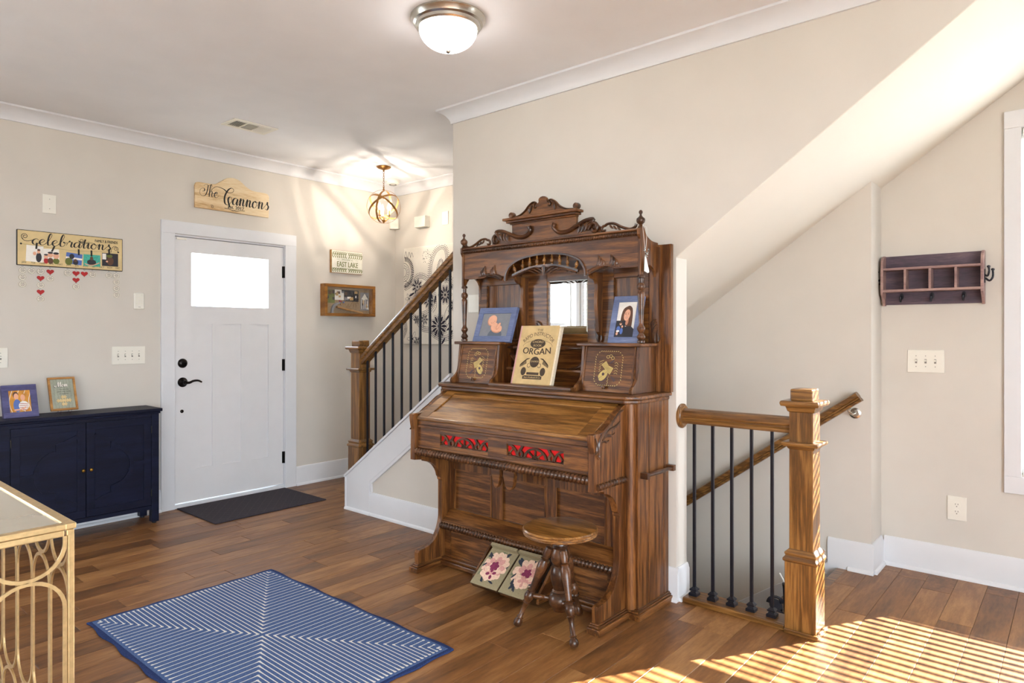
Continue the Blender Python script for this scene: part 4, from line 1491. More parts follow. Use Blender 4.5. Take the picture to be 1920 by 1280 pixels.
# music desk between the boxes
bx(-2.525, -1.958, 2.748, 2.80, 1.041, 1.058, 'music_ledge', OAKX, bevel=0.003)
bx(-2.525, -1.958, 2.80, 3.006, 1.041, 1.047, 'desk_floor', OAKX)
bx(-2.525, -1.958, 2.905, 3.006, 1.125, 1.138, 'desk_shelf', OAKX, bevel=0.002)
bx(-2.525, -1.958, 2.945, 2.96, 1.047, 1.125, 'desk_back', OAKX)
bx(-2.525, -1.958, 2.985, 3.006, 1.138, 1.28, 'desk_panel', OAKX)
MB().lathe([(0.007, 0), (0.007, 0.04), (0.012, 0.05), (0.008, 0.06), (0.009, 0.1), (0.013, 0.16), (0.009, 0.2), (0.013, 0.21), (0.009, 0.22), (0.009, 0.345), (0.013, 0.355), (0.009, 0.365), (0.013, 0.405), (0.009, 0.465), (0.008, 0.505), (0.012, 0.515), (0.007, 0.525), (0.007, 0.567)],
           (-2.525, 2.92, 1.253), 12, (1, 0, 0)).build('turned_rail', OAKD, og, smooth=0.8)
for sg, xe in ((1, -2.525), (-1, -1.958)):
    q = MB()
    for k in range(5):
        P_ = cr([(xe + sg * 0.012 * k, 1.215 - 0.012 * k), (xe + sg * (0.03 + 0.014 * k), 1.205 - 0.014 * k), (xe + sg * (0.06 + 0.012 * k), 1.165 - 0.006 * k), (xe + sg * (0.10 + 0.014 * k), 1.142)], 4)
        carve(q, P_, 2.94 - 0.002 * k, 0.016, 0.014, (1.1, 0.4))
    q.build('desk_carving', OAKD, og, smooth=0.8)


# ================================================================== lettering
def text(q, s, size, x, y, d=0.0006, align='CENTER', sx=1.0, arc=None, shear=0.0):
    """flat lettering in the local plane of q; arc = radius for text bent over a circle"""
    cu = bpy.data.curves.new('lettering', 'FONT')
    cu.body = s
    cu.size = size
    cu.align_x = align
    cu.resolution_u = 3
    cu.shear = shear
    ob = bpy.data.objects.new('lettering', cu)
    me = bpy.data.meshes.new_from_object(ob)
    V = []
    for v in me.vertices:
        px, py = v.co.x * sx, v.co.y
        if arc:
            a = px / arc
            px, py = (arc + py) * math.sin(a), (arc + py) * math.cos(a) - arc
        V.append((x + px, y + py, d))
    F = [tuple(p.vertices) for p in me.polygons]
    q.add(V, F)
    bpy.data.objects.remove(ob)
    bpy.data.curves.remove(cu)
    bpy.data.meshes.remove(me)


GLY = {
    'c': (0.78, [[(.78, .78), (.55, 1.0), (.25, .85), (.1, .45), (.25, .06), (.55, .02), (.95, .35)]]),
    'e': (0.80, [[(.0, .3), (.35, .42), (.65, .75), (.5, 1.0), (.25, .85), (.12, .45), (.28, .06), (.55, .02), (.9, .35)]]),
    'l': (0.66, [[(.0, .3), (.35, .9), (.6, 1.75), (.5, 2.15), (.33, 1.8), (.24, 1.0), (.27, .3), (.4, .02), (.75, .3)]]),
    'b': (0.95, [[(.0, .3), (.35, .9), (.6, 1.75), (.5, 2.15), (.33, 1.8), (.24, 1.0), (.25, .25), (.45, .0), (.75, .25), (.75, .75), (.6, .85), (.72, .68), (1.05, .75)]]),
    'r': (0.82, [[(0, .3), (.25, 1.0), (.33, 1.15), (.38, .95), (.6, .95), (.62, .7), (.58, .25), (.7, .02), (.95, .3)]]),
    'a': (0.95, [[(.75, .85), (.5, 1.0), (.2, .8), (.12, .35), (.3, .03), (.55, .25), (.76, .9), (.72, .3), (.82, .02), (1.08, .3)]]),
    't': (0.62, [[(0, .3), (.3, 1.0), (.42, 1.7), (.34, .8), (.34, .25), (.46, .02), (.72, .3)], [(-.35, 1.25), (.0, 1.12), (.4, 1.15), (.95, 1.12)]]),
    'i': (0.52, [[(0, .3), (.25, 1.0), (.24, .3), (.35, .02), (.6, .3)], [(.24, 1.32), (.26, 1.36), (.28, 1.40)]]),
    'o': (0.86, [[(.5, 1.0), (.2, .8), (.12, .35), (.35, .0), (.65, .2), (.7, .7), (.5, 1.0), (.62, .82), (1.0, .9)]]),
    'n': (0.98, [[(0, .3), (.2, 1.0), (.25, .9), (.24, .0)], [(.24, .5), (.5, .97), (.68, .85), (.66, .3), (.78, .02), (1.05, .3)]]),
    's': (0.78, [[(0, .3), (.35, .8), (.45, 1.15), (.5, .8), (.7, .45), (.55, .02), (.22, .12)]]),
    'h': (0.98, [[(.0, .3), (.35, .9), (.55, 1.75), (.45, 2.15), (.3, 1.8), (.24, 1.0), (.24, .0)], [(.24, .5), (.5, .97), (.68, .85), (.66, .3), (.78, .02), (1.05, .3)]]),
    'm': (1.4, [[(0, .3), (.2, 1.0), (.25, .9), (.24, .0)], [(.24, .5), (.46, .97), (.6, .85), (.6, .0)], [(.6, .5), (.84, .97), (1.0, .85), (.98, .3), (1.1, .02), (1.4, .3)]]),
    'C': (1.25, [[(-.9, 1.35), (-1.5, 1.15), (-1.75, 1.6), (-1.2, 2.15), (-.2, 2.0), (.5, 1.6), (1.15, 1.75), (1.25, 2.1), (.9, 2.3), (.45, 1.9), (.15, 1.0), (.3, .1), (.8, -.1), (1.2, .5), (1.05, 1.0), (.75, .95), (.7, .5), (1.05, -.35)]]),
    'T': (0.95, [[(.1, 1.75), (.5, 2.0), (.9, 1.9), (1.35, 2.1)], [(.85, 1.9), (.78, 1.0), (.55, .2), (.0, .0), (-.45, .4), (-.35, 1.1), (.2, 1.3), (.3, .9), (-.05, .75)]]),
    'M': (1.9, [[(-.2, .5), (-.3, .1), (.1, .0), (.4, .6), (.65, 2.0), (.8, 1.0), (.95, .0)], [(.95, .0), (1.2, 1.2), (1.45, 2.0), (1.5, .8), (1.6, .1), (1.95, .3)]]),
}


def script(q, s, size, x, y, d=0.0006, thick=0.17, thin=0.055, slant=0.18, rot=0.0, sx=1.0):
    px = 0.0
    for ch in s:
        if ch == ' ':
            px += 0.6
            continue
        adv, strokes = GLY[ch]
        for si, st in enumerate(strokes):
            P = cr([((px + a) * sx + slant * b, b) for a, b in st], 6)
            P = [(x + size * (a * math.cos(rot) - b * math.sin(rot)), y + size * (a * math.sin(rot) + b * math.cos(rot))) for a, b in P]
            wds = []
            for i in range(len(P)):
                a, b = P[max(i - 1, 0)], P[min(i + 1, len(P) - 1)]
                L = math.hypot(b[0] - a[0], b[1] - a[1]) or 1
                dn_ = max(0.0, -(b[1] - a[1]) / L)
                wds.append(size * (thin + (thick - thin) * dn_ ** 1.5))
            q.stroke(P, wds, d + 0.00003 * si)
        px += adv
    return px * size * sx


def spiral(q, cx, cy, r0, r1, a0, turns, wd, d):
    n = int(abs(turns) * 16)
    q.stroke([(cx + (r0 + (r1 - r0) * i / n) * math.cos(a0 + turns * 2 * PI * i / n), cy + (r0 + (r1 - r0) * i / n) * math.sin(a0 + turns * 2 * PI * i / n)) for i in range(n + 1)], wd, d)


# ================================================================== stool
SX, SY = -1.775, 2.41
st = thing('organ_stool', 'round oak swivel stool with three turned legs before the organ', 'stool', (SX, SY, 0))
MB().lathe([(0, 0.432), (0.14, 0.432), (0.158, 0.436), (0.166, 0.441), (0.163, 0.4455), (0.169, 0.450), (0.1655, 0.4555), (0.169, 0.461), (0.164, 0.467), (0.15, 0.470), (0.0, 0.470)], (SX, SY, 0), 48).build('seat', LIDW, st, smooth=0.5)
MB().lathe([(0, 0.088), (0.012, 0.088), (0.03, 0.094), (0.033, 0.102), (0.036, 0.108), (0.05, 0.125), (0.052, 0.148), (0.044, 0.17), (0.034, 0.176), (0.037, 0.182), (0.03, 0.19), (0.042, 0.235), (0.044, 0.262), (0.036, 0.29), (0.03, 0.297), (0.04, 0.315), (0.042, 0.35), (0.032, 0.372), (0.035, 0.378), (0.03, 0.386), (0.038, 0.392), (0.036, 0.402), (0.03, 0.41), (0.034, 0.432)],
           (SX, SY, 0), 24).build('column', OAKD, st, smooth=0.8)
LEGP = [(0.0, 0.0), (0.017, 0.01), (0.021, 0.022), (0.019, 0.034), (0.012, 0.045), (0.017, 0.05), (0.011, 0.056), (0.011, 0.10), (0.015, 0.122), (0.02, 0.126), (0.015, 0.131), (0.021, 0.145), (0.023, 0.158), (0.019, 0.172), (0.014, 0.178), (0.021, 0.184), (0.013, 0.192), (0.015, 0.24), (0.022, 0.29), (0.023, 0.315), (0.016, 0.335), (0.021, 0.34), (0.014, 0.346), (0.02, 0.37), (0.018, 0.395), (0.0, 0.4)]
for ft in ((-1.95, 2.31), (-1.622, 2.305), (-1.80, 2.60)):
    top = Vector((SX + (ft[0] - SX) * 0.22, SY + (ft[1] - SY) * 0.22, 0.375))
    f = Vector((ft[0], ft[1], 0.004))
    dv = top - f
    k = dv.length / 0.4
    lg = MB().lathe([(r, h * k) for r, h in LEGP], f, 14, dv).build('leg', OAKD, st, smooth=0.8)
    a = f + dv * 0.4
    b = Vector((SX, SY, a.z - 0.01))
    L = (b - a).length
    MB().lathe([(0.009, 0), (0.014, 0.012), (0.010, 0.022), (0.013, L * 0.35), (0.009, L * 0.42), (0.014, L * 0.5), (0.009, L * 0.58), (0.012, L * 0.7), (0.01, L)], a, 10, b - a).build('stretcher', OAKD, st, smooth=0.8)

# ================================================================== book on the music desk
lo = Vector((-2.39, 2.792, 1.0585))
up_ = Vector((0.006, 0.088, 0.316)).normalized()
ux = Vector((1, 0, 0))
nn = ux.cross(up_).normalized()
Mb = basis(lo, ux, up_, nn)
bw, bh = 0.262, 0.328
bk = thing('songbook', 'worn tan organ chord book standing on the music desk', 'book', lo)
q = MB()
q.M = Mb
q.box(0.004, bw + 0.012, 0.002, bh - 0.004, -0.022, -0.002)
q.build('pages', PAGES, bk)
q = MB()
q.M = Mb
q.box(0, bw, 0, bh, -0.002, 0.001)
q.box(0.006, bw + 0.008, 0, bh - 0.004, -0.0245, -0.0222)
cv = q.build('cover', PAPER, bk)
q = MB()
q.M = Mb
q.box(-0.004, 0.006, 0.0, bh, -0.0245, 0.0014)
q.build('spine', PINKSP, bk)
q = MB()
q.M = Mb
mx = bw * 0.52
text(q, 'THE', 0.016, mx, bh - 0.030, 0.0016, sx=1.4)
text(q, 'RAPID INSTRUCTOR', 0.030, mx, bh - 0.056, 0.0016, sx=0.78, arc=0.13)
q.ell(mx, bh - 0.102, 0.052, 0.026, 0.0014, n=22)
q.k = 1
text(q, 'CHORD', 0.018, mx, bh - 0.098, 0.0018, sx=1.2)
text(q, 'BOOK', 0.017, mx, bh - 0.118, 0.0018, sx=1.2)
q.k = 0
text(q, 'ORGAN', 0.05, mx, bh - 0.163, 0.0016, sx=1.12, arc=-0.6)
text(q, 'ORGAN', 0.05, mx + 0.0025, bh - 0.1635, 0.0017, sx=1.12, arc=-0.6)
for sg in (1, -1):
    q.stroke([(mx + sg * 0.10 * math.cos(t), bh - 0.118 + 0.035 * math.sin(t)) for t in [i * 0.13 for i in range(12)]], 0.0016, 0.0016)
    for k in range(11):
        q.stroke(cr([(mx + sg * (0.036 + 0.003 * k), bh - 0.185 - 0.001 * k), (mx + sg * (0.06 + 0.0035 * k), bh - 0.19 - 0.003 * k), (mx + sg * (0.055 + 0.004 * k), bh - 0.215 - 0.002 * k)], 3), 0.003, 0.0016)
    q.k = 1
    q.ell(mx + sg * 0.066, bh - 0.258, 0.021, 0.026, 0.0017, n=18)
    q.k = 0
    q.ell(mx + sg * 0.066, bh - 0.258, 0.018, 0.023, 0.0019, n=18)
    q.stroke([(mx + sg * 0.036 + 0.011 * math.cos(2 * PI * i / 12), bh - 0.224 + 0.011 * math.sin(2 * PI * i / 12)) for i in range(12)], 0.003, 0.0017, True)
q.ell(mx, bh - 0.205, 0.034, 0.032, 0.0016, n=22)
q.k = 1
q.stroke([(mx + 0.034 * math.cos(2 * PI * i / 20), bh - 0.205 + 0.032 * math.sin(2 * PI * i / 20)) for i in range(20)], 0.004, 0.0018, True)
text(q, 'CHORDS', 0.0135, mx, bh - 0.206, 0.002)
q.k = 0
q.poly([(mx - 0.014, bh - 0.236), (mx + 0.014, bh - 0.236), (mx + 0.010, bh - 0.228), (mx - 0.010, bh - 0.228)], 0.0016)
q.rect(mx - 0.042, mx + 0.042, bh - 0.276, bh - 0.262, 0.0016)
q.rect(mx - 0.066, mx + 0.066, bh - 0.300, bh - 0.280, 0.0016)
q.k = 1
text(q, 'Sears Roebuck & Co', 0.0145, mx, bh - 0.2945, 0.0019, sx=0.92)
q.build('print', [INK, PAPER], cv)


# ================================================================== picture frames
def photo_frame(name, label, M, wd, hg, bd, depth, fmat, painter, pmats, group=None, foot=True):
    o = thing(name, label, 'picture frame', tuple(M @ Vector((wd / 2, 0, 0))), group)
    for (x0, x1, z0, z1, nm) in ((0, wd, 0, bd, 'rail'), (0, wd, hg - bd, hg, 'rail'), (0, bd, bd, hg - bd, 'stile'), (wd - bd, wd, bd, hg - bd, 'stile')):
        q = MB()
        q.M = M
        q.box(x0, x1, z0, z1, -depth, 0)
        q.build(nm, fmat, o, bevel=0.0015)
    q = MB()
    q.M = M
    q.box(bd * 0.9, wd - bd * 0.9, bd * 0.9, hg - bd * 0.9, -depth * 0.7, -0.006)
    painter(q, bd, wd - bd, bd, hg - bd, -0.0055)
    # keep the print inside the opening
    Mi = M.inverted()
    for i, p in enumerate(q.v):
        lp = Mi @ p
        if lp.z > -0.00599:
            lp.x = min(max(lp.x, bd), wd - bd)
            lp.y = min(max(lp.y, bd), hg - bd)
            q.v[i] = M @ lp
    q.build('photo', pmats, o)
    if foot:
        q = MB()
        q.M = M
        q.add([(wd * 0.42, hg * 0.7, -depth), (wd * 0.58, hg * 0.7, -depth), (wd * 0.58, 0.03, -depth - 0.03), (wd * 0.42, 0.03, -depth - 0.03),
               (wd * 0.42, hg * 0.7, -depth - 0.004), (wd * 0.58, hg * 0.7, -depth - 0.004), (wd * 0.58, 0.03, -depth - 0.034), (wd * 0.42, 0.03, -depth - 0.034)],
              [(0, 1, 2, 3), (7, 6, 5, 4), (0, 4, 5, 1), (1, 5, 6, 2), (2, 6, 7, 3), (3, 7, 4, 0)])
        q.build('easel_back', fmat, o)
    return o


PM = [GREYPRINT, SKIN, HAIR, DKPRINT, WHITEP, ORANGEP, BLUEP, RED, SKIN2, SLATE]


def p_baby(q, x0, x1, z0, z1, d):
    w_, h_ = x1 - x0, z1 - z0
    X = lambda a: x0 + w_ * a
    Z = lambda a: z0 + h_ * a
    q.k = 9
    q.ell(X(0.56), Z(0.04), w_ * 0.25, h_ * 0.28, d + 0.0002)
    q.k = 8
    q.ell(X(0.37), Z(0.69), w_ * 0.165, h_ * 0.245, d + 0.0004, 0.5)
    q.k = 1
    q.ell(X(0.375), Z(0.71), w_ * 0.15, h_ * 0.22, d + 0.0005, 0.5)
    q.k = 8
    q.ell(X(0.56), Z(0.34), w_ * 0.205, h_ * 0.19, d + 0.0006, -0.3)
    q.k = 1
    q.ell(X(0.55), Z(0.36), w_ * 0.18, h_ * 0.16, d + 0.0007, -0.3)
    q.ell(X(0.43), Z(0.56), w_ * 0.09, h_ * 0.12, d + 0.0008, 0.3)
    q.k = 8
    q.ell(X(0.63), Z(0.44), w_ * 0.055, h_ * 0.17, d + 0.0009, -0.5)
    q.k = 1
    q.ell(X(0.635), Z(0.45), w_ * 0.043, h_ * 0.15, d + 0.0010, -0.5)
    q.ell(X(0.72), Z(0.33), w_ * 0.05, h_ * 0.13, d + 0.0010, 0.2)
    q.ell(X(0.54), Z(0.53), w_ * 0.045, h_ * 0.06, d + 0.0011)
    q.k = 2
    q.stroke(cr([(X(0.34), Z(0.60)), (X(0.37), Z(0.575)), (X(0.405), Z(0.585))], 3), 0.0012, d + 0.0012)
    q.stroke(cr([(X(0.44), Z(0.655)), (X(0.465), Z(0.645)), (X(0.485), Z(0.665))], 3), 0.0012, d + 0.0012)
    q.k = 7
    q.stroke([(X(0.445), Z(0.535)), (X(0.475), Z(0.55))], 0.0016, d + 0.0013)
    q.k = 8
    q.ell(X(0.435), Z(0.595), w_ * 0.014, h_ * 0.022, d + 0.0013, 0.6)


def p_pair(q, x0, x1, z0, z1, d):
    w_, h_ = x1 - x0, z1 - z0
    X = lambda a: x0 + w_ * a
    Z = lambda a: z0 + h_ * a
    q.k = 4
    q.rect(x0, x1, z0, z1, d + 0.0001)
    q.k = 2
    q.poly(cr([(X(0.50), Z(0.88)), (X(0.30), Z(0.80)), (X(0.22), Z(0.60)), (X(0.24), Z(0.40)), (X(0.45), Z(0.34)), (X(0.60), Z(0.30)), (X(0.82), Z(0.26)), (X(0.84), Z(0.55)), (X(0.78), Z(0.80)), (X(0.64), Z(0.89))], 4, True), d + 0.0002)
    q.k = 3
    q.poly([(X(0.40), Z(0.0)), (X(1), Z(0.0)), (X(1), Z(0.22)), (X(0.80), Z(0.32)), (X(0.5), Z(0.3))], d + 0.0003)
    q.k = 8
    q.ell(X(0.56), Z(0.46), w_ * 0.09, h_ * 0.12, d + 0.0004)
    q.k = 1
    q.ell(X(0.53), Z(0.63), w_ * 0.165, h_ * 0.165, d + 0.0005, -0.15)
    q.k = 2
    for e in (0.45, 0.60):
        q.ell(X(e), Z(0.66), w_ * 0.03, h_ * 0.010, d + 0.0007)
        q.stroke([(X(e - 0.05), Z(0.695)), (X(e + 0.05), Z(0.70))], 0.0012, d + 0.0007)
    q.k = 8
    q.stroke(cr([(X(0.53), Z(0.65)), (X(0.51), Z(0.60)), (X(0.54), Z(0.595))], 3), 0.0014, d + 0.0007)
    q.k = 7
    q.ell(X(0.52), Z(0.55), w_ * 0.06, h_ * 0.014, d + 0.0007)
    q.k = 4
    q.ell(X(0.52), Z(0.552), w_ * 0.045, h_ * 0.006, d + 0.0008)
    # small snapshot tucked into the corner
    q.k = 3
    q.rect(x0, X(0.50), z0, Z(0.47), d + 0.0010)
    q.k = 1
    q.ell(X(0.26), Z(0.38), w_ * 0.065, h_ * 0.045, d + 0.0012)
    q.ell(X(0.36), Z(0.30), w_ * 0.05, h_ * 0.035, d + 0.0012)
    q.ell(X(0.12), Z(0.10), w_ * 0.06, h_ * 0.045, d + 0.0012)
    q.k = 2
    q.ell(X(0.26), Z(0.41), w_ * 0.07, h_ * 0.025, d + 0.0013)
    q.k = 6
    q.ell(X(0.16), Z(0.24), w_ * 0.10, h_ * 0.07, d + 0.0012)
    q.ell(X(0.34), Z(0.17), w_ * 0.08, h_ * 0.09, d + 0.0013)
    q.k = 4
    q.ell(X(0.15), Z(0.17), w_ * 0.09, h_ * 0.03, d + 0.0014)


def p_kids(q, x0, x1, z0, z1, d):
    w_, h_ = x1 - x0, z1 - z0
    q.k = 5
    q.rect(x0, x1, z0, z1, d + 0.0001)
    q.k = 4
    for a in range(4):
        q.stroke(cr([(x0 + w_ * (0.1 + 0.3 * a), z0), (x0 + w_ * (0.0 + 0.3 * a), z0 + h_ * 0.5), (x0 + w_ * (0.18 + 0.3 * a), z1)], 4), 0.003, d + 0.0002)
    for cx_, cy_, r_, hm in ((0.32, 0.72, 0.12, 2), (0.62, 0.66, 0.12, 5)):
        q.k = hm
        q.ell(x0 + w_ * cx_, z0 + h_ * (cy_ + 0.07), w_ * 0.135, h_ * 0.16, d + 0.0003)
        q.k = 1
        q.ell(x0 + w_ * (cx_ + 0.02), z0 + h_ * cy_, w_ * 0.11, h_ * 0.15, d + 0.0005)
    q.k = 6
    q.ell(x0 + w_ * 0.36, z0 + h_ * 0.3, w_ * 0.18, h_ * 0.3, d + 0.0006)
    q.k = 4
    q.ell(x0 + w_ * 0.66, z0 + h_ * 0.28, w_ * 0.24, h_ * 0.22, d + 0.0007)
    q.k = 7
    for k in range(4):
        q.stroke([(x0 + w_ * 0.46, z0 + h_ * (0.40 - 0.09 * k)), (x0 + w_ * 0.86, z0 + h_ * (0.34 - 0.09 * k))], 0.003, d + 0.0009)
    q.k = 1
    q.stroke(cr([(x0 + w_ * 0.2, z0 + h_ * 0.1), (x0 + w_ * 0.5, z0 + h_ * 0.12), (x0 + w_ * 0.75, z0 + h_ * 0.2)], 4), 0.01, d + 0.0010)


def lean(o, ux_, upv):
    u = Vector(ux_).normalized()
    v = Vector(upv).normalized()
    n = u.cross(v).normalized()
    v = n.cross(u)
    return basis(o, u, v, n)


photo_frame('photo_frame', 'blue wooden frame with a sleeping newborn photo on the organ', lean((-2.752, 2.858, 1.2846), (1, 0.02, 0), (-0.03, 0.075, 0.205)), 0.287, 0.213, 0.036, 0.022, BLUEF, p_baby, PM, 'blue frames on the organ')
photo_frame('photo_frame', 'blue upright frame with portrait photos behind the right organ post', lean((-1.842, 2.905, 1.2846), (1, 0.0, 0), (0.022, 0.07, 0.235)), 0.172, 0.250, 0.032, 0.022, BLUEF, p_pair, PM, 'blue frames on the organ')

# white ribbon ornament hung on the right finial
rbn = thing('ribbon_ornament', 'white ribbon ornament with silver beads hanging from the organ finial', 'ornament', (-1.598, 2.862, 1.75))
q = MB()
q.bar(cr([(-1.608, 2.857, 1.852), (-1.60, 2.84, 1.846), (-1.601, 2.85, 1.80), (-1.603, 2.868, 1.735)], 5), 0.006, 0.001, up=(1, 0.4, 0))
q.bar(cr([(-1.612, 2.872, 1.852), (-1.60, 2.877, 1.844), (-1.601, 2.877, 1.79), (-1.603, 2.872, 1.735)], 5), 0.006, 0.001, up=(1, 0.4, 0))
q.build('ribbon_loop', RIBBON, rbn)
q = MB()
for k in range(16):
    a = k * 2.4
    q.lathe([(0, -0.004), (0.0035, -0.002), (0.0035, 0.002), (0, 0.004)], (-1.602 + 0.004 * (k % 3), 2.872 + 0.013 * math.cos(a), 1.722 + 0.02 * math.sin(a * 0.7)), 6)
q.build('beads', JEWEL, rbn)
q = MB()
q.prism([(2.868, 1.705), (2.876, 1.705), (2.908, 1.632), (2.895, 1.626), (2.862, 1.634)], 'x', -1.606, -1.6025)
q.build('tassel', RIBBON, rbn)

# ================================================================== rug and mat
rg = thing('area_rug', 'blue rug with cream chevron lines meeting in a cross', 'rug', (-2.735, 1.52, 0))
RX0, RX1, RY0, RY1 = -3.465, -2.005, 1.055, 1.972
n = 40
rnd = random.Random(3)
q = MB()
edge = []
for i in range(n):
    edge.append((RX0 + (RX1 - RX0) * i / n, RY0 + 0.006 * math.sin(i * 0.9)))
for i in range(24):
    edge.append((RX1 + 0.005 * math.sin(i * 1.1), RY0 + (RY1 - RY0) * i / 24))
for i in range(n):
    edge.append((RX1 - (RX1 - RX0) * i / n, RY1 + 0.005 * math.sin(i * 0.7)))
for i in range(24):
    edge.append((RX0 - 0.005 * math.sin(i * 1.3), RY1 - (RY1 - RY0) * i / 24))
q.prism(edge, 'z', 0.0005, 0.0095)
q.build('border', RUGE, rg, bevel=0.003)
q = MB()
q.box(RX0 + 0.018, RX1 - 0.018, RY0 + 0.018, RY1 - 0.018, 0.009, 0.0112)
q.build('field', RUGM, rg, bevel=0.001)
q = MB()
cx, cy = (RX0 + RX1) / 2, (RY0 + RY1) / 2
hx, hy = (RX1 - RX0) / 2 - 0.035, (RY1 - RY0) / 2 - 0.035
NL = 21
for sx in (1, -1):
    for sy in (1, -1):
        for k in range(NL):
            t = (k + 0.5) / NL
            px, py = cx + sx * hx * t, cy + sy * hy * t
            d_ = 0.0116
            for (ex, ey) in ((cx + sx * hx, py), (px, cy + sy * hy)):
                m_ = 12
                P = [(px + (ex - px) * i / m_, py + (ey - py) * i / m_) for i in range(m_ + 1)]
                wd = [0.009] + [0.0044] * (m_ - 1) + [0.009]
                q.stroke(P, wd, d_)
                q.ell(ex, ey, 0.0062, 0.0062, d_ + 0.0002, n=8)
            q.ell(px, py, 0.0062, 0.0062, d_ + 0.0002, n=8)
q.build('cream_lines', RUGW, rg)['kind'] = 'stuff'

mt = thing('door_mat', 'dark charcoal door mat at the front door', 'door mat', (-4.9, 2.64, 0))
q = MB()
q.box(-5.205, -4.59, 2.188, 3.09, 0.0005, 0.008)
q.build('backing', MATM, mt, bevel=0.004)
q = MB()
x0, x1, y0, y1 = -5.175, -4.62, 2.22, 3.06
for sg in (1, -1):
    for k in range(-12, 24):
        p0 = (x0, y0 + 0.07 * k)
        pts = []
        for i in range(41):
            t = i / 40
            xx = x0 + (x1 - x0) * t
            yy = (y0 + 0.07 * k + 0.8 * (x1 - x0) * t) if sg > 0 else (y0 + 0.07 * k + 0.8 * (x1 - x0) * (1 - t))
            if y0 < yy < y1:
                pts.append((xx, yy))
        if len(pts) > 1:
            q.stroke(pts, 0.006, 0.0086 + 0.0002 * sg)
q.build('ridges', MATR, mt)['kind'] = 'stuff'

# ================================================================== navy cabinet
FX = -4.945
cb = thing('sideboard', 'navy blue sideboard with overlaid trellis doors by the wall', 'cabinet', (-5.08, 1.3, 0))
CY0, CY1 = 0.62, 1.958
q = MB()
P = [(0.0, 0.0), (0.012, 0.0), (0.02, 0.008), (0.026, 0.016), (0.026, 0.026), (0.02, 0.032), (0, 0.032)]
q.box(-5.215, FX + 0.018, CY0 - 0.015, CY1 + 0.018, 0.785, 0.806)
tp = q.build('top', NAVY, cb, bevel=0.004)
q = MB()
q.box(-5.205, FX + 0.008, CY0 - 0.006, CY1 + 0.008, 0.77, 0.7852)
q.build('top_moulding', NAVY, cb, bevel=0.005)
for yy in (CY0, CY1 - 0.048):
    for xx in (FX - 0.048, -5.20):
        q = MB()
        q.box(xx, xx + 0.048, yy, yy + 0.048, 0.012, 0.77)
        q.build('leg', NAVY, cb, bevel=0.002)
        q = MB()
        q.lathe([(0.013, 0), (0.013, 0.013)], (xx + 0.024, yy + 0.024, 0.0), 10)
        q.build('foot_glide', BLACK, cb)
q = MB()
q.box(-5.19, FX - 0.016, CY0 + 0.01, CY1 - 0.01, 0.10, 0.772)
q.build('carcass', NAVY, cb)
for z0, z1, nm in ((0.10, 0.128, 'lower_rail'), (0.75, 0.772, 'upper_rail')):
    q = MB()
    q.box(FX - 0.018, FX - 0.002, CY0 + 0.048, CY1 - 0.048, z0, z1)
    q.build(nm, NAVY, cb)
q = MB()
q.box(FX - 0.018, FX - 0.002, CY0 + 0.04, 1.098, 0.128, 0.75)
q.build('side_stile', NAVY, cb)
Z0, Z1 = 0.131, 0.748
for k, (a, b) in enumerate(((1.101, 1.5035), (1.5075, 1.907))):
    q = MB()
    q.box(FX - 0.016, FX - 0.008, a + 0.03, b - 0.03, Z0 + 0.03, Z1 - 0.03)
    dr = q.build('door', NAVY, cb)
    fw = 0.048
    for (y0, y1, z0, z1) in ((a, b, Z0, Z0 + fw), (a, b, Z1 - fw, Z1), (a, a + fw, Z0 + fw, Z1 - fw), (b - fw, b, Z0 + fw, Z1 - fw)):
        q = MB()
        q.box(FX - 0.016, FX, y0, y1, z0, z1)
        q.build('frame_strip', NAVY, dr, bevel=0.0012)
    # half quatrefoil overlay
    s = -1 if k == 0 else 1
    ye = b - fw if k == 0 else a + fw
    c_ = lambda u: ye + s * u
    zc = 0.440
    up_half = [(0.0, 0.222), (0.03, 0.207), (0.065, 0.19), (0.108, 0.178), (0.108, 0.132)]
    arcp = [(0.108 + 0.118 * math.cos(t) * 1.0, 0.132 * math.sin(t)) for t in [PI / 2 - PI * i / 18 for i in range(19)]]
    P = up_half + arcp[1:-1] + [(u, -v) for u, v in up_half[::-1]]
    q = MB()
    wv = 0.026
    # offset band
    q.bar([(FX - 0.004, c_(u), zc + v) for u, v in P], wv, 0.008, up=(1, 0, 0))
    q.build('trellis_overlay', NAVY, dr)
    q = MB()
    y_a, y_b = sorted((c_(0.226), (a + fw) if k == 0 else (b - fw)))
    q.box(FX - 0.008, FX, y_a, y_b, zc - 0.013, zc + 0.013)
    q.build('trellis_bar', NAVY, dr)
    q = MB()
    q.lathe([(0.004, 0), (0.004, 0.012), (0.011, 0.018), (0.012, 0.024), (0.008, 0.03), (0, 0.031)], (FX, b - 0.021 if k == 0 else a + 0.021, 0.441), 14, (1, 0, 0))
    q.build('knob', BRASS, dr, smooth=0.8)
    yh = a if k == 0 else b
    for zz in (0.22, 0.66):
        q = MB()
        q.lathe([(0.004, -0.025), (0.004, 0.025)], (FX + 0.002, yh, zz), 8)
        q.build('hinge', BLACK, dr)

# frames on the cabinet
Mk = lean((-5.045, 1.09, 0.8065), (-0.04, 1, 0), (-0.07, -0.03, 0.21))
photo_frame('photo_frame', 'indigo frame with a photo of two children on the navy sideboard', Mk, 0.186, 0.212, 0.036, 0.03, INDIGOF, p_kids, PM, None)
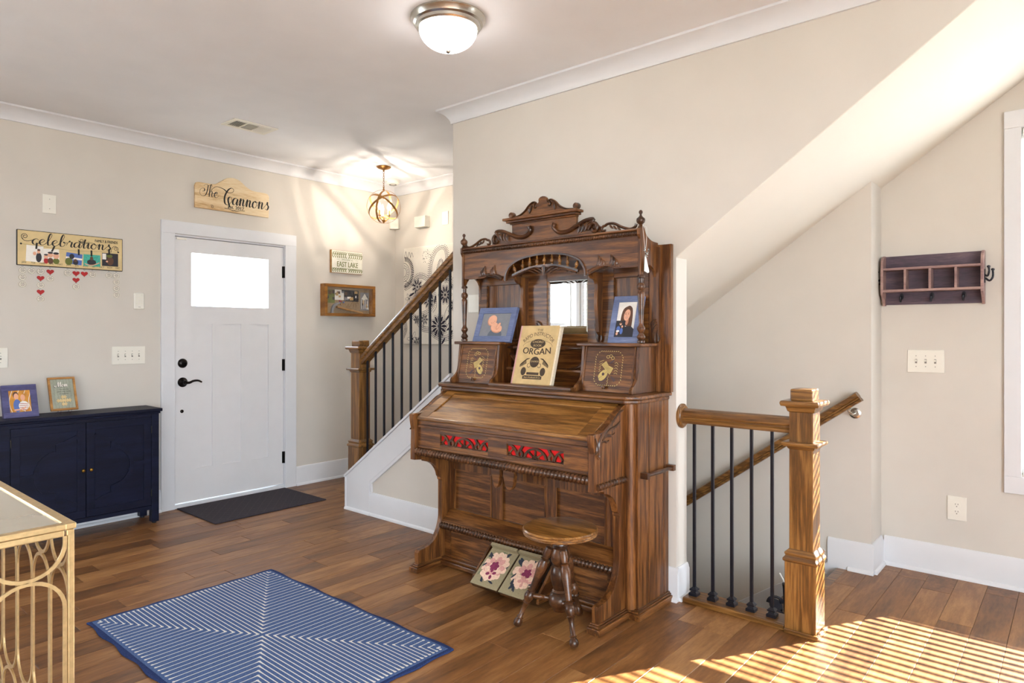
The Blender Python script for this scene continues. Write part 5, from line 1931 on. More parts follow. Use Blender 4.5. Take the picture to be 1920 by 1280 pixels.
# easel and plaque
es = thing('display_easel', 'small clear plastic easel under the plaque on the sideboard', 'easel', (-5.08, 1.415, 0.806))
for yy in (1.385, 1.445):
    q = MB()
    q.bar(cr([(-5.02, yy, 0.835), (-5.025, yy, 0.815), (-5.03, yy, 0.81), (-5.075, yy, 0.82), (-5.10, yy, 0.86), (-5.125, yy, 0.93)], 4), 0.005, 0.004, up=(0, 1, 0))
    q.bar(cr([(-5.035, yy + 0.004, 0.82), (-5.03, yy + 0.004, 0.809), (-5.025, yy + 0.004, 0.8075)], 3), 0.005, 0.004, up=(0, 1, 0))
    q.bar(cr([(-5.085, yy + 0.004, 0.828), (-5.12, yy + 0.004, 0.809), (-5.15, yy + 0.004, 0.8075)], 3), 0.005, 0.004, up=(0, 1, 0))
    q.build('easel_leg', ACRYL, es)
q = MB()
q.tube([(-5.06, 1.385, 0.817), (-5.06, 1.445, 0.817)], 0.003, 6)
q.build('easel_bar', ACRYL, es)
Mp = lean((-5.045, 1.338, 0.832), (-0.03, 1, 0.0), (-0.085, -0.035, 0.235))
pl = thing('plaque', 'pine framed Mom plaque with puzzle pieces on the clear easel', 'plaque', tuple(Mp @ Vector((0.078, 0, 0))))
wd, hg, bd = 0.156, 0.225, 0.013
for (x0, x1, z0, z1, nm) in ((0, wd, 0, bd, 'rail'), (0, wd, hg - bd, hg, 'rail'), (0, bd, bd, hg - bd, 'stile'), (wd - bd, wd, bd, hg - bd, 'stile')):
    q = MB()
    q.M = Mp
    q.box(x0, x1, z0, z1, -0.014, 0)
    q.build(nm, NATURAL, pl, bevel=0.001)
for k in range(7):
    q = MB()
    q.M = Mp
    a = bd + (wd - 2 * bd) * k / 7
    q.box(a + 0.0004, a + (wd - 2 * bd) / 7 - 0.0004, bd, hg - bd, -0.012, -0.006)
    q.build('backing_board', SAGEB, pl)
q = MB()
q.M = Mp
script(q, 'Mom', 0.0165, 0.042, 0.160, -0.0035, 0.3, 0.12)
q.k = 1
script(q, 'Mom', 0.0165, 0.040, 0.158, -0.0045, 0.34, 0.16)
for j, (t_, yy) in enumerate((('You are the', 0.139), ('piece that holds', 0.124), ('us together', 0.110))):
    text(q, t_, 0.0125, 0.084, yy, -0.0052, shear=0.3, sx=0.95)
q.build('lettering', [WHITEP, BLACK], pl)
for (dx, dz) in ((0, 0), (0.026, 0), (-0.026, 0), (0, 0.024), (0, -0.024)):
    q = MB()
    q.M = Mp
    c0, c1 = 0.08 + dx, 0.066 + dz
    pts = []
    for (ax, ay) in ((1, 0), (0, 1), (-1, 0), (0, -1)):
        px_, py_ = -ay, ax
        r_ = 0.0115
        for (al, tr_) in ((r_, -r_), (r_, -0.004), (r_ + (0.005 if (ax) else -0.004), -0.0045), (r_ + (0.005 if (ax) else -0.004), 0.0045), (r_, 0.004)):
            pts.append((c0 + ax * al + px_ * tr_, c1 + ay * al + py_ * tr_))
    q.M = Mp
    n = len(pts)
    V = [(p[0], p[1], -0.006) for p in pts] + [(p[0], p[1], -0.002) for p in pts]
    q.add(V, [tuple(range(n, 2 * n))] + [(i, (i + 1) % n, n + (i + 1) % n, n + i) for i in range(n)])
    q.build('puzzle_piece', CREAM, pl)

# ================================================================== gold console table
TX, TY, TZ = -2.205, 0.642, 0.79
ct = thing('console_table', 'gold metal console table with looping sides and mirrored top', 'table', (-2.9, 0.45, 0))
LX, LY = 1.30, 0.42
XA, YA = TX - LX, TY - LY
pw = 0.016
for xx in (XA, TX - pw):
    for yy in (YA, TY - pw):
        MB().box(xx, xx + pw, yy, yy + pw, 0.0, TZ - 0.03).build('leg', GOLD, ct, bevel=0.002)


def rim(x0, x1, y0, y1):
    q = MB()
    q.box(x0, x1, y0, y1, TZ - 0.036, TZ - 0.018)
    q.box(x0 - 0.004, x1 + 0.004, y0 - 0.004, y1 + 0.004, TZ - 0.017, TZ)
    return q.build('top_rim', GOLD, ct, bevel=0.003)


rim(XA, TX, TY - 0.02, TY)
rim(XA, TX, YA, YA + 0.02)
rim(TX - 0.02, TX, YA + 0.025, TY - 0.025)
rim(XA, XA + 0.02, YA + 0.025, TY - 0.025)
MB().box(XA + 0.02, TX - 0.02, YA + 0.02, TY - 0.02, TZ - 0.012, TZ - 0.006).build('mirror_top', MARBLE, ct)
for (x0, x1, y0, y1) in ((XA, TX, TY - pw, TY), (XA, TX, YA, YA + pw), (TX - pw, TX, YA, TY), (XA, XA + pw, YA, TY)):
    MB().box(x0, x1, y0, y1, 0.05, 0.066).build('lower_rail', GOLD, ct, bevel=0.002)


def loops(axis, start, end, n, const):
    p = (end - start) / n
    up_ = (0, 1, 0) if axis == 'x' else (1, 0, 0)
    g = (lambda a, z: (a, const, z)) if axis == 'x' else (lambda a, z: (const, a, z))
    for k in range(n):
        c0 = start + p * (k + 0.5)
        R = p / 2 - 0.006
        q = MB()
        pts = [g(c0 - R, TZ - 0.036)] + [g(c0 + R * math.cos(t), 0.735 - (0.735 - 0.648) * math.sin(t)) for t in [PI - PI * i / 16 for i in range(17)]] + [g(c0 + R, TZ - 0.036)]
        q.bar(pts, 0.010, 0.006, up=up_)
        q.build('hanging_loop', GOLD, ct)
        q = MB()
        ov = [g(c0 + R * math.cos(t), 0.55 + 0.09 * math.sin(t)) for t in [PI * i / 16 for i in range(17)]] + [g(c0 + R * math.cos(t), 0.26 + 0.09 * math.sin(t)) for t in [PI + PI * i / 16 for i in range(17)]]
        q.bar(ov, 0.010, 0.006, up=up_, closed=True)
        q.build('oval_loop', GOLD, ct)
        q = MB()
        pts = [g(c0 - R, 0.066)] + [g(c0 + R * math.cos(t), 0.09 + 0.072 * math.sin(t)) for t in [PI - PI * i / 16 for i in range(17)]] + [g(c0 + R, 0.066)]
        q.bar(pts, 0.010, 0.006, up=up_)
        q.build('standing_loop', GOLD, ct)


loops('x', XA + pw, TX - pw, 7, TY - 0.008)
loops('y', YA + pw, TY - pw, 2, TX - 0.008)
# stone ornament on the table at the frame's edge
q = MB()
rnd = random.Random(5)
V, F = [], []
prof = [(0.03, 0), (0.05, 0.01), (0.055, 0.05), (0.045, 0.09), (0.03, 0.12), (0.034, 0.15), (0.025, 0.16), (0.0, 0.16)]
q.lathe(prof, (-2.555, 0.455, TZ - 0.006), 18)
q.v = [p + Vector((rnd.uniform(-.003, .003), rnd.uniform(-.003, .003), 0)) for p in q.v]
o = q.build('vase', STONE, None, origin=(-2.555, 0.455, TZ - 0.006), smooth=0.8)
tag(o, 'rough grey stone vase on the gold console table', 'vase')

# ================================================================== left wall: signs and plates
pb = thing('celebrations_board', 'cream family celebrations board with hanging date tags', 'sign', (XD, 1.505, 1.774))
BY0, BY1, BZ0, BZ1 = 1.193, 1.817, 1.774, 2.005
q = MB()
q.box(XD + 0.001, XD + 0.016, BY0, BY1, BZ0, BZ1)
q.build('backing', BLACK, pb, bevel=0.003)
q = MB()
q.box(XD + 0.015, XD + 0.019, BY0 + 0.004, BY1 - 0.004, BZ0 + 0.004, BZ1 - 0.004)
q.build('face_board', CREAM, pb, bevel=0.002)
q = MB()
q.M = onleft(XD + 0.019)
script(q, 'celebrations', 0.037, 1.27, 1.915, 0.0004, 0.27, 0.08, 0.12, sx=1.33)
[text(q, 'FAMILY & FRIENDS', 0.0265, 1.7115 + o_, 1.966 + o_ * 0.6, 0.0004 + o_ * 0.02, sx=0.66) for o_ in (-0.0006, 0.0006)]
for k, mth in enumerate(('JAN', 'FEB', 'MAR', 'APR', 'MAY', 'JUN', 'JUL', 'AUG', 'SEP', 'OCT', 'NOV', 'DEC')):
    text(q, mth, 0.0175, 1.231 + 0.0502 * k, 1.789, 0.0004, sx=0.85)
spiral(q, 1.235, 1.963, 0.004, 0.02, 0.5, 1.6, 0.0035, 0.0005)
q.stroke(cr([(1.2185, 1.951), (1.232, 1.936), (1.255, 1.934), (1.285, 1.945)], 4), 0.0035, 0.0005)
spiral(q, 1.558, 1.965, 0.004, 0.017, 0.5, -1.6, 0.003, 0.0005)
q.stroke(cr([(1.545, 1.958), (1.57, 1.946), (1.61, 1.956), (1.64, 1.954)], 4), 0.003, 0.0005)
spiral(q, 1.772, 1.93, 0.004, 0.017, 2.6, -1.6, 0.003, 0.0005)
q.stroke(cr([(1.74, 1.902), (1.748, 1.935), (1.765, 1.948), (1.785, 1.94)], 4), 0.003, 0.0005)
for c_ in ((1.215, 1.913), (1.787, 1.908)):
    q.ell(c_[0], c_[1], 0.006, 0.006, 0.0006, n=12)
q.stroke([(1.215, 1.913), (1.5, 1.893), (1.787, 1.908)], 0.001, 0.0005)
q.build('lettering', BLACK, pb)
PHS = [((1.240, 1.802), 0.094, 0.106, -0.04, (1.298, 1.905, -0.08)), ((1.336, 1.802), 0.092, 0.090, 0.02, (1.391, 1.894, -0.4)),
       ((1.462, 1.806), 0.096, 0.075, -0.09, (1.54, 1.886, 0.03)), ((1.569, 1.796), 0.104, 0.08, 0.0, (1.617, 1.885, 0.02)), ((1.684, 1.805), 0.102, 0.091, 0.0, (1.727, 1.905, 0.05))]
PHM = [WHITEP, SKIN, HAIR, DKPRINT, TEAL, BLUEP, RED, GREENP]
for k, ((py, pz), pw_, ph_, ro, (cy_, cz_, ca)) in enumerate(PHS):
    q = MB()
    q.M = onleft(XD + 0.0205, py, pz) @ Matrix.Rotation(ro, 4, 'Z')
    q.k = (0, 0, 5, 4, 3)[k]
    q.box(0, pw_, 0, ph_, -0.0006, 0)
    if k == 0:
        q.k = 3
        q.ell(pw_ * 0.75, ph_ * 0.3, 0.016, 0.032, 0.0003)
        q.k = 1
        q.ell(pw_ * 0.72, ph_ * 0.66, 0.009, 0.013, 0.0005)
        q.ell(pw_ * 0.5, ph_ * 0.52, 0.01, 0.012, 0.0005)
        q.k = 2
        q.ell(pw_ * 0.73, ph_ * 0.76, 0.009, 0.007, 0.0006)
    elif k == 1:
        for j, (ax, ay, rr) in enumerate(((0.18, 0.42, 0.012), (0.45, 0.55, 0.015), (0.8, 0.5, 0.017))):
            q.k = (6, 2, 7)[j]
            q.ell(pw_ * ax, ph_ * 0.12, rr * 1.1, 0.02, 0.0002 + 0.0001 * j)
            q.k = 1
            q.ell(pw_ * ax, ph_ * ay, rr, rr * 1.15, 0.0005 + 0.0001 * j)
            q.k = 3
            q.ell(pw_ * ax, ph_ * ay + rr, rr, rr * 0.45, 0.0009)
    elif k == 2:
        q.k = 0
        q.rect(0, pw_, ph_ * 0.45, ph_ * 0.62, 0.0002)
        q.k = 7
        q.ell(pw_ * 0.2, ph_ * 0.2, 0.022, 0.025, 0.0003)
        q.k = 3
        q.ell(pw_ * 0.35, ph_ * 0.68, 0.015, 0.018, 0.0005)
        q.ell(pw_ * 0.62, ph_ * 0.2, 0.016, 0.018, 0.0005)
        q.k = 2
        q.ell(pw_ * 0.6, ph_ * 0.36, 0.01, 0.01, 0.0006)
    elif k == 3:
        q.k = 3
        q.ell(pw_ * 0.48, ph_ * 0.35, 0.028, 0.02, 0.0003)
        q.k = 2
        q.ell(pw_ * 0.48, ph_ * 0.68, 0.01, 0.013, 0.0005)
        q.k = 1
        q.stroke(cr([(pw_ * 0.08, ph_ * 0.2), (pw_ * 0.3, ph_ * 0.1), (pw_ * 0.6, ph_ * 0.12), (pw_ * 0.95, ph_ * 0.35)], 4), 0.006, 0.0006)
    else:
        q.k = 0
        q.rect(pw_ * 0.02, pw_ * 0.25, ph_ * 0.5, ph_ * 0.95, 0.0002)
        q.k = 2
        q.ell(pw_ * 0.5, ph_ * 0.4, 0.022, 0.03, 0.0004)
        q.k = 7
        q.ell(pw_ * 0.45, ph_ * 0.78, 0.02, 0.012, 0.0005)
        q.k = 1
        q.ell(pw_ * 0.3, ph_ * 0.35, 0.007, 0.006, 0.0006)
    ph = q.build('clipped_photo', PHM, pb)
    q = MB()
    q.M = onleft(XD + 0.022, cy_, cz_) @ Matrix.Rotation(ca, 4, 'Z')
    q.box(-0.0045, 0.0045, -0.02, 0.02, 0, 0.006)
    q.build('clip', BLACK, ph)
# date tags
discM = MB()
discM.M = onleft(0, 0, 0)
discM.lathe([(0, 0), (0.0225, 0), (0.0225, 0.003), (0, 0.003)], (0, 0, 0), 20, (0, 0, 1))
dm = discM.mesh('date_tag', TAGW, None)
hm = MB()
hp = [(0.0215 * (16 * math.sin(t) ** 3) / 16, 0.02 * (13 * math.cos(t) - 5 * math.cos(2 * t) - 2 * math.cos(3 * t) - math.cos(4 * t)) / 16) for t in [2 * PI * i / 28 for i in range(28)]]
hm.prism(hp[::-1], 'x', 0, 0.003)
hmesh = hm.mesh('heart_tag', RED, None)
inkm = MB()
inkm.M = onleft(0, 0, 0)
for k, ww in enumerate((0.010, 0.014, 0.011)):
    inkm.stroke([(-ww, 0.009 - 0.009 * k), (-ww * 0.5, 0.0105 - 0.009 * k), (0, 0.008 - 0.009 * k), (ww * 0.6, 0.0105 - 0.009 * k), (ww, 0.009 - 0.009 * k)], 0.0028, 0.0034)
inkm.stroke([(0.0195 * math.cos(2 * PI * i / 24), 0.0195 * math.sin(2 * PI * i / 24)) for i in range(24)], 0.0016, 0.0033, True)
inkme = inkm.mesh('tag_writing', BLACK, None)
rgm = MB()
rgm.M = onleft(0, 0, 0)
rgm.tube([(0.0035 * math.cos(t), 0.0275 + 0.0055 * math.sin(t), 0.0015) for t in [2 * PI * i / 10 for i in range(10)]], 0.0007, 5, closed=True, up=(0, 0, 1))
rgme = rgm.mesh('jump_ring', JEWEL, None)
TAGS = [(1.226, 'ddd'), (1.275, 'd'), (1.325, 'dhdhd'), (1.379, 'hd'), (1.479, 'd'), (1.529, 'hhd'), (1.579, 'h'), (1.629, 'd'), (1.731, 'd'), (1.779, 'dddd')]
for yy, seq in TAGS:
    z = 1.7415
    for ch in seq:
        tg = bpy.data.objects.new('date_tag' if ch == 'd' else 'heart_tag', dm if ch == 'd' else hmesh)
        C.objects.link(tg)
        tg.parent = pb
        tg.location = Vector((XD + 0.006, yy, z)) - ROOT[pb.name]
        if ch == 'd':
            ik = bpy.data.objects.new('tag_writing', inkme)
            C.objects.link(ik)
            ik.parent = tg
        rr_ = bpy.data.objects.new('jump_ring', rgme)
        C.objects.link(rr_)
        rr_.parent = tg
        z -= 0.0455


def plate(name, label, M, wd, hg, toggles, cat='wall plate', group=None, th=0.006):
    o = thing(name, label, cat, tuple(M @ Vector((wd / 2, hg / 2, 0))), group)
    q = MB()
    q.M = M
    q.box(0, wd, 0, hg, 0.0005, th)
    q.build('cover', PLATE, o, bevel=0.0025)
    for k in range(toggles):
        c_ = wd / 2 + (k - (toggles - 1) / 2) * 0.046
        q = MB()
        q.M = M
        q.box(c_ - 0.005, c_ + 0.005, hg / 2 - 0.012, hg / 2 + 0.012, th, th + 0.001)
        q.build('switch_slot', GREY, o)
        q = MB()
        q.M = M
        q.box(c_ - 0.004, c_ + 0.004, hg / 2 - 0.002, hg / 2 + 0.009, th, th + 0.011)
        q.build('toggle', PLATE, o, bevel=0.001)
        for s in (-1, 1):
            q = MB()
            q.M = M
            q.ell(c_, hg / 2 + s * 0.030, 0.0025, 0.0025, th + 0.0004, n=8)
            q.build('screw', GREY, o)
    return o


bp = plate('blank_wall_plate', 'blank ivory wall plate above the celebrations board', onleft(XD, 1.336, 2.131), 0.079, 0.124, 0)
for s in (0.03, 0.094):
    q = MB()
    q.M = onleft(XD, 1.336, 2.131)
    q.ell(0.04, s, 0.0025, 0.0025, 0.0064, n=8)
    q.build('screw', GREY, bp)
plate('light_switch', 'ivory four-toggle light switch plate left of the front door', onleft(XD, 1.75, 1.110), 0.222, 0.128, 4, 'light switch')
plate('light_switch', 'single ivory switch plate at the left edge above the sideboard', onleft(XD, 1.072, 1.113), 0.078, 0.127, 1, 'light switch')
plate('light_switch', 'ivory three-toggle light switch plate below the cubby rack', onfront(YR, -0.752, 1.113), 0.178, 0.127, 3, 'light switch')
plate('blank_wall_plate', 'white plate on the wall behind the left organ post', onfront(YW, -2.975, 1.463), 0.10, 0.115, 0)
# outlet
oc = plate('electrical_outlet', 'white duplex electrical outlet low on the right wall', onfront(YR, -0.561, 0.313), 0.088, 0.13, 0, 'outlet')
for s in (-1, 1):
    q = MB()
    q.M = onfront(YR, -0.561 + 0.044, 0.313 + 0.065 + s * 0.0195)
    q.lathe([(0.0165, 0.006), (0.0165, 0.008), (0, 0.008)], (0, 0, 0), 18)
    rc = q.build('receptacle', PLATE, oc)
    q = MB()
    q.M = onfront(YR, -0.561 + 0.044, 0.313 + 0.065 + s * 0.0195)
    for dx in (-0.006, 0.006):
        q.rect(dx - 0.0014, dx + 0.0014, 0.0, 0.008, 0.0084)
    q.ell(0, -0.008, 0.003, 0.003, 0.0084, n=8)
    q.build('slots', GREY, rc)
# alarm keypad
kp = thing('alarm_keypad', 'slim white alarm keypad beside the door casing', 'keypad', (XD, 1.928, 1.568))
q = MB()
q.box(XD + 0.0005, XD + 0.017, 1.892, 1.964, 1.508, 1.628)
q.build('body', PLATE, kp, bevel=0.008, seg=3)
for r_ in range(4):
    for c_ in range(3):
        q = MB()
        q.box(XD + 0.0165, XD + 0.0185, 1.907 + c_ * 0.016, 1.9175 + c_ * 0.016, 1.605 - r_ * 0.020, 1.614 - r_ * 0.020)
        q.build('key', SIGNW, kp, bevel=0.0008)
q = MB()
q.M = onleft(XD + 0.0172)
q.rect(1.921, 1.937, 1.522, 1.5245, 0.0004)
q.build('logo_mark', GREY, kp)

# name sign over the door
ns = thing('name_sign', 'arched weathered cream wooden sign above the front door', 'sign', (XD, 2.635, 2.308))
prof = [(2.327, 2.308), (2.943, 2.305), (2.946, 2.48)] + cr([(2.945, 2.485), (2.93, 2.503), (2.90, 2.507)], 3) + cr([(2.84, 2.507), (2.79, 2.512), (2.74, 2.535), (2.69, 2.572), (2.635, 2.586), (2.58, 2.575), (2.53, 2.54), (2.49, 2.514), (2.45, 2.508)], 4) + cr([(2.37, 2.508), (2.338, 2.502), (2.327, 2.475)], 3)
q = MB()
q.prism(prof, 'x', XD + 0.001, XD + 0.02)
q.build('board', PINE, ns, bevel=0.003)
q = MB()
q.M = onleft(XD + 0.0204)
script(q, 'The', 0.046, 2.382, 2.405, 0.0004, 0.16, 0.05, 0.1)
script(q, 'Cannons', 0.058, 2.545, 2.368, 0.0006, 0.24, 0.06, 0.15)
[text(q, 'est. 2017', 0.037, 2.655 + o_, 2.336 + o_ * 0.5, 0.0005 + o_ * 0.01) for o_ in (-0.001, 0.001)]
q.stroke(cr([(2.56, 2.332), (2.60, 2.330), (2.63, 2.322), (2.645, 2.326)], 4), 0.004, 0.0005)
q.stroke(cr([(2.73, 2.332), (2.69, 2.330), (2.66, 2.322), (2.645, 2.326)], 4), 0.004, 0.0005)
for k in range(4):
    spiral(q, 2.63 + 0.01 * k, 2.324, 0.001, 0.004, 0, 1.0, 0.0016, 0.0006)
spiral(q, 2.46, 2.33, 0.002, 0.014, 0, 1.4, 0.003, 0.0005)
q.build('lettering', BLACK, ns)

# EAST LAKE sign
el = thing('welcome_sign', 'small white East Lake sign with green scrollwork', 'sign', (XD, 3.73, 1.888))
q = MB()
q.box(XD + 0.001, XD + 0.028, 3.556, 3.90, 1.888, 2.098)
q.build('block', NATURAL, el, bevel=0.001)
q = MB()
q.box(XD + 0.028, XD + 0.0292, 3.558, 3.898, 1.89, 2.096)
q.build('face', SIGNW, el)
q = MB()
q.M = onleft(XD + 0.0294, 3.558, 1.89)
wd, hg = 0.34, 0.206
text(q, 'EAST LAKE', 0.068, wd / 2, 0.057, 0.0004, sx=0.72)
text(q, 'EAST LAKE', 0.068, wd / 2 + 0.002, 0.0575, 0.0005, sx=0.72)
text(q, 'WELCOME TO', 0.019, wd / 2, 0.117, 0.0004)
for sg in (1, -1):
    for row, (zb, zt, nn_) in enumerate(((0.135, 0.195, 7), (0.008, 0.045, 7))):
        for k in range(nn_):
            xx = wd / 2 + sg * (0.012 + 0.023 * k)
            hh = zt - zb
            q.stroke(cr([(xx, zb), (xx + sg * 0.012, zb + hh * 0.35), (xx + sg * 0.002, zb + hh * 0.7), (xx + sg * 0.014, zt)], 4), [0.003, 0.005, 0.007, 0.008, 0.008, 0.006, 0.006, 0.007, 0.008, 0.007, 0.005, 0.003, 0.002], 0.0005)
            spiral(q, xx + sg * 0.014, zb + hh * 0.62, 0.001, 0.009, k, 1.2 * sg, 0.0035, 0.0006)
            q.ell(xx + sg * 0.004, zb + hh * 0.15, 0.007, 0.0035, 0.0007, sg * 0.9, 10)
            q.ell(xx - sg * 0.004, zb + hh * 0.9, 0.006, 0.003, 0.0007, -sg * 0.6, 10)
for k in range(34):
    for zz in (0.003, hg - 0.004):
        q.ell(0.005 + k * 0.01, zz, 0.0022, 0.0015, 0.0005, n=6)
for k in range(18):
    for xx in (0.004, wd - 0.004):
        q.ell(xx, 0.008 + k * 0.011, 0.0015, 0.0022, 0.0005, n=6)
q.stroke([(0.05, 0.124), (0.085, 0.124)], 0.0015, 0.0004)
q.stroke([(wd - 0.085, 0.124), (wd - 0.05, 0.124)], 0.0015, 0.0004)
q.build('print', OLIVE, el)

# shadow box
sb = thing('shadow_box', 'honey wood shadow box with a hammer and house photos', 'shadow box', (XD, 3.735, 1.49))
SY0, SY1, SZ0, SZ1, SD = 3.455, 4.017, 1.490, 1.781, 0.075
for (y0, y1, z0, z1, nm) in ((SY0, SY1, SZ0, SZ0 + 0.026, 'rail'), (SY0, SY1, SZ1 - 0.026, SZ1, 'rail'), (SY0, SY0 + 0.028, SZ0 + 0.026, SZ1 - 0.026, 'stile'), (SY1 - 0.028, SY1, SZ0 + 0.026, SZ1 - 0.026, 'stile')):
    MB().box(XD + 0.0005, XD + SD, y0, y1, z0, z1).build(nm, HONEY, sb, bevel=0.002)
MB().box(XD + 0.0005, XD + 0.012, SY0 + 0.02, SY1 - 0.02, SZ0 + 0.02, SZ1 - 0.02).build('burlap_backing', BURLAP, sb)
bz = XD + 0.014
PH2 = [DKPRINT, GREENP, WHITEP, HAIR, GREYPRINT, TAN, BLUEP, RED]
for k, (a, b, z0, z1) in enumerate(((3.485, 3.60, 1.61, 1.73), (3.60, 3.70, 1.64, 1.735), (3.70, 3.865, 1.63, 1.735), (3.885, 3.985, 1.55, 1.72))):
    q = MB()
    q.M = onleft(bz, a, z0)
    w_, h_ = b - a, z1 - z0
    q.k = (1, 2, 0, 4)[k]
    q.box(0, w_, 0, h_, -0.001, 0)
    rn = random.Random(50 + k)
    for j in range(10):
        q.k = rn.choice((0, 2, 3, 4, 5) if k else (0, 1, 2, 1, 3))
        x0 = rn.random() * 0.8 * w_
        y0 = rn.random() * 0.75 * h_
        q.rect(x0, min(w_, x0 + w_ * rn.uniform(.08, .3)), y0, min(h_, y0 + h_ * rn.uniform(.08, .3)), 0.0003 + 0.0001 * j)
    if k == 3:
        q.k = 2
        q.poly([(0.1 * w_, 0.62 * h_), (0.5 * w_, 0.95 * h_), (0.9 * w_, 0.62 * h_)], 0.0016)
        for cc in (0.15, 0.4, 0.6, 0.85):
            q.rect(cc * w_ - 0.003, cc * w_ + 0.003, 0.08 * h_, 0.6 * h_, 0.0017)
    q.build('house_photo', PH2, sb)
q = MB()
hx = XD + 0.035
q.sweep([(hx, 3.605, 1.575), (hx, 3.72, 1.552), (hx, 3.86, 1.528), (hx, 3.895, 1.522)], [(-0.008, -0.014), (0.008, -0.014), (0.008, 0.014), (-0.008, 0.014)], up=(1, 0, 0))
q.v = [p for p in q.v]
hmr = q.build('hammer_handle', NATURAL, sb, bevel=0.003)
q = MB()
q.M = onleft(hx + 0.009)
[q.stroke([(3.73 + 0.012 * k_, 1.537), (3.733 + 0.012 * k_, 1.544), (3.738 + 0.012 * k_, 1.538)], 0.002, 0.0) for k_ in range(8)]
q.v = [Vector((p.x + 0.0065, p.y, p.z - (p.y - 3.77) * 0.17)) for p in q.v]
q.build('handle_print', BLACK, hmr)
q = MB()
q.sweep(cr([(hx, 3.555, 1.517), (hx, 3.558, 1.55), (hx, 3.575, 1.582), (hx, 3.61, 1.605), (hx, 3.645, 1.612)], 4), [(-0.011, -0.011), (0.011, -0.011), (0.011, 0.011), (-0.011, 0.011)], up=(1, 0, 0), scale=[1.15, 1.1, 0.9, 0.85, 0.9, 0.95, 1.0, 1.05, 1.05, 1.0, 0.95, 0.9, 0.8, 0.7, 0.6, 0.5, 0.35])
q.build('hammer_head', GREYPRINT, sb, smooth=0.6)
q = MB()
rn = random.Random(9)
for k in range(12):
    q.k = k % 4
    q.lathe([(0, -0.008), (0.008, -0.003), (0.008, 0.004), (0, 0.008)], (XD + 0.03 + rn.uniform(-.006, .01), 3.655 + rn.uniform(-.03, .035), 1.615 + rn.uniform(-.02, .02)), 6)
q.build('keepsake_bunch', [DKPRINT, TAN, BLUEP, RED], sb)
MB().box(XD + SD - 0.012, XD + SD - 0.010, SY0 + 0.026, SY1 - 0.026, SZ0 + 0.024, SZ1 - 0.024).build('pane', GLASS, sb)

# ================================================================== far wall
cv = thing('canvas_print', 'white canvas with black paisley line art behind the stair railing', 'canvas', (-4.66, YF, 1.228))
CX0, CX1, CZ0, CZ1 = -5.062, -4.25, 1.228, 2.162
MB().box(CX0, CX1, YF - 0.03, YF - 0.0005, CZ0, CZ1).build('stretched_canvas', CANVAS, cv, bevel=0.003)
q = MB()
q.M = onfront(YF - 0.0304, CX0, CZ0)


def ring(cx_, cy_, r, wd=0.004, d=0.0003, n=26, ry=None):
    q.stroke([(cx_ + r * math.cos(2 * PI * i / n), cy_ + (ry or r) * math.sin(2 * PI * i / n)) for i in range(n)], wd, d, True)


def flower(cx_, cy_, r, n, filled=True, a0=0.0, a1=2 * PI):
    for i in range(n):
        a = a0 + (a1 - a0) * i / n
        px_, py_ = cx_ + r * 0.66 * math.cos(a), cy_ + r * 0.66 * math.sin(a)
        if filled:
            q.ell(px_, py_, r * 0.34, r * 0.12, 0.0003 + 0.00001 * i, a, 10)
        P = []
        for k in range(12):
            t = 2 * PI * k / 12
            ex, ey = r * 0.46 * math.cos(t), r * 0.22 * math.sin(t)
            P.append((px_ + ex * math.cos(a) - ey * math.sin(a), py_ + ex * math.sin(a) + ey * math.cos(a)))
        q.stroke(P, 0.003, 0.0005, True)
    q.ell(cx_, cy_, r * 0.16, r * 0.16, 0.0006, n=10)


def band(path, gap, tick=0.018, dots=True):
    L = cr(path, 8)
    q.stroke(L, 0.004, 0.0004)
    off = []
    off2 = []
    for i in range(len(L)):
        a, b = L[max(i - 1, 0)], L[min(i + 1, len(L) - 1)]
        l_ = math.hypot(b[0] - a[0], b[1] - a[1]) or 1
        nx, ny = -(b[1] - a[1]) / l_, (b[0] - a[0]) / l_
        off.append((L[i][0] + nx * gap, L[i][1] + ny * gap))
        off2.append((L[i][0] + nx * gap * 1.7, L[i][1] + ny * gap * 1.7))
    q.stroke(off, 0.004, 0.0004)
    for i in range(0, len(L)):
        if dots:
            q.ell((L[i][0] + off[i][0]) / 2, (L[i][1] + off[i][1]) / 2, 0.005, 0.005, 0.0005, n=8)
        q.stroke([off[i], off2[i]], 0.003, 0.0005)
        q.ell(off2[i][0], off2[i][1], 0.004, 0.004, 0.0005, n=6)


# sun flower at left edge
for i in range(26):
    a = -PI / 2 + PI * i / 25
    q.stroke([(0.02 + 0.085 * math.cos(a), 0.70 + 0.105 * math.sin(a)), (0.02 + 0.128 * math.cos(a), 0.70 + 0.15 * math.sin(a))], [0.005, 0.011], 0.0004)
q.stroke([(0.002 + 0.08 * math.cos(-PI / 2 + PI * i / 14), 0.70 + 0.09 * math.sin(-PI / 2 + PI * i / 14)) for i in range(15)], 0.004, 0.0004)
q.stroke([(0.002 + 0.04 * math.cos(-PI / 2 + PI * i / 14), 0.70 + 0.045 * math.sin(-PI / 2 + PI * i / 14)) for i in range(15)], 0.004, 0.0004)
for i in range(9):
    a = -PI / 2 + PI * (i + .5) / 9
    q.ell(0.002 + 0.06 * math.cos(a), 0.70 + 0.066 * math.sin(a), 0.005, 0.005, 0.0004, n=8)
for sx_ in (0.03, 0.08, 0.12):
    q.stroke(cr([(sx_ - 0.02, 0.84), (sx_, 0.91 - sx_ * 0.2), (sx_ + 0.02, 0.84)], 5), 0.004, 0.0004)
band([(0.02, 0.52), (0.12, 0.56), (0.22, 0.63), (0.33, 0.60), (0.40, 0.50), (0.41, 0.40), (0.34, 0.33), (0.24, 0.30)], 0.03)
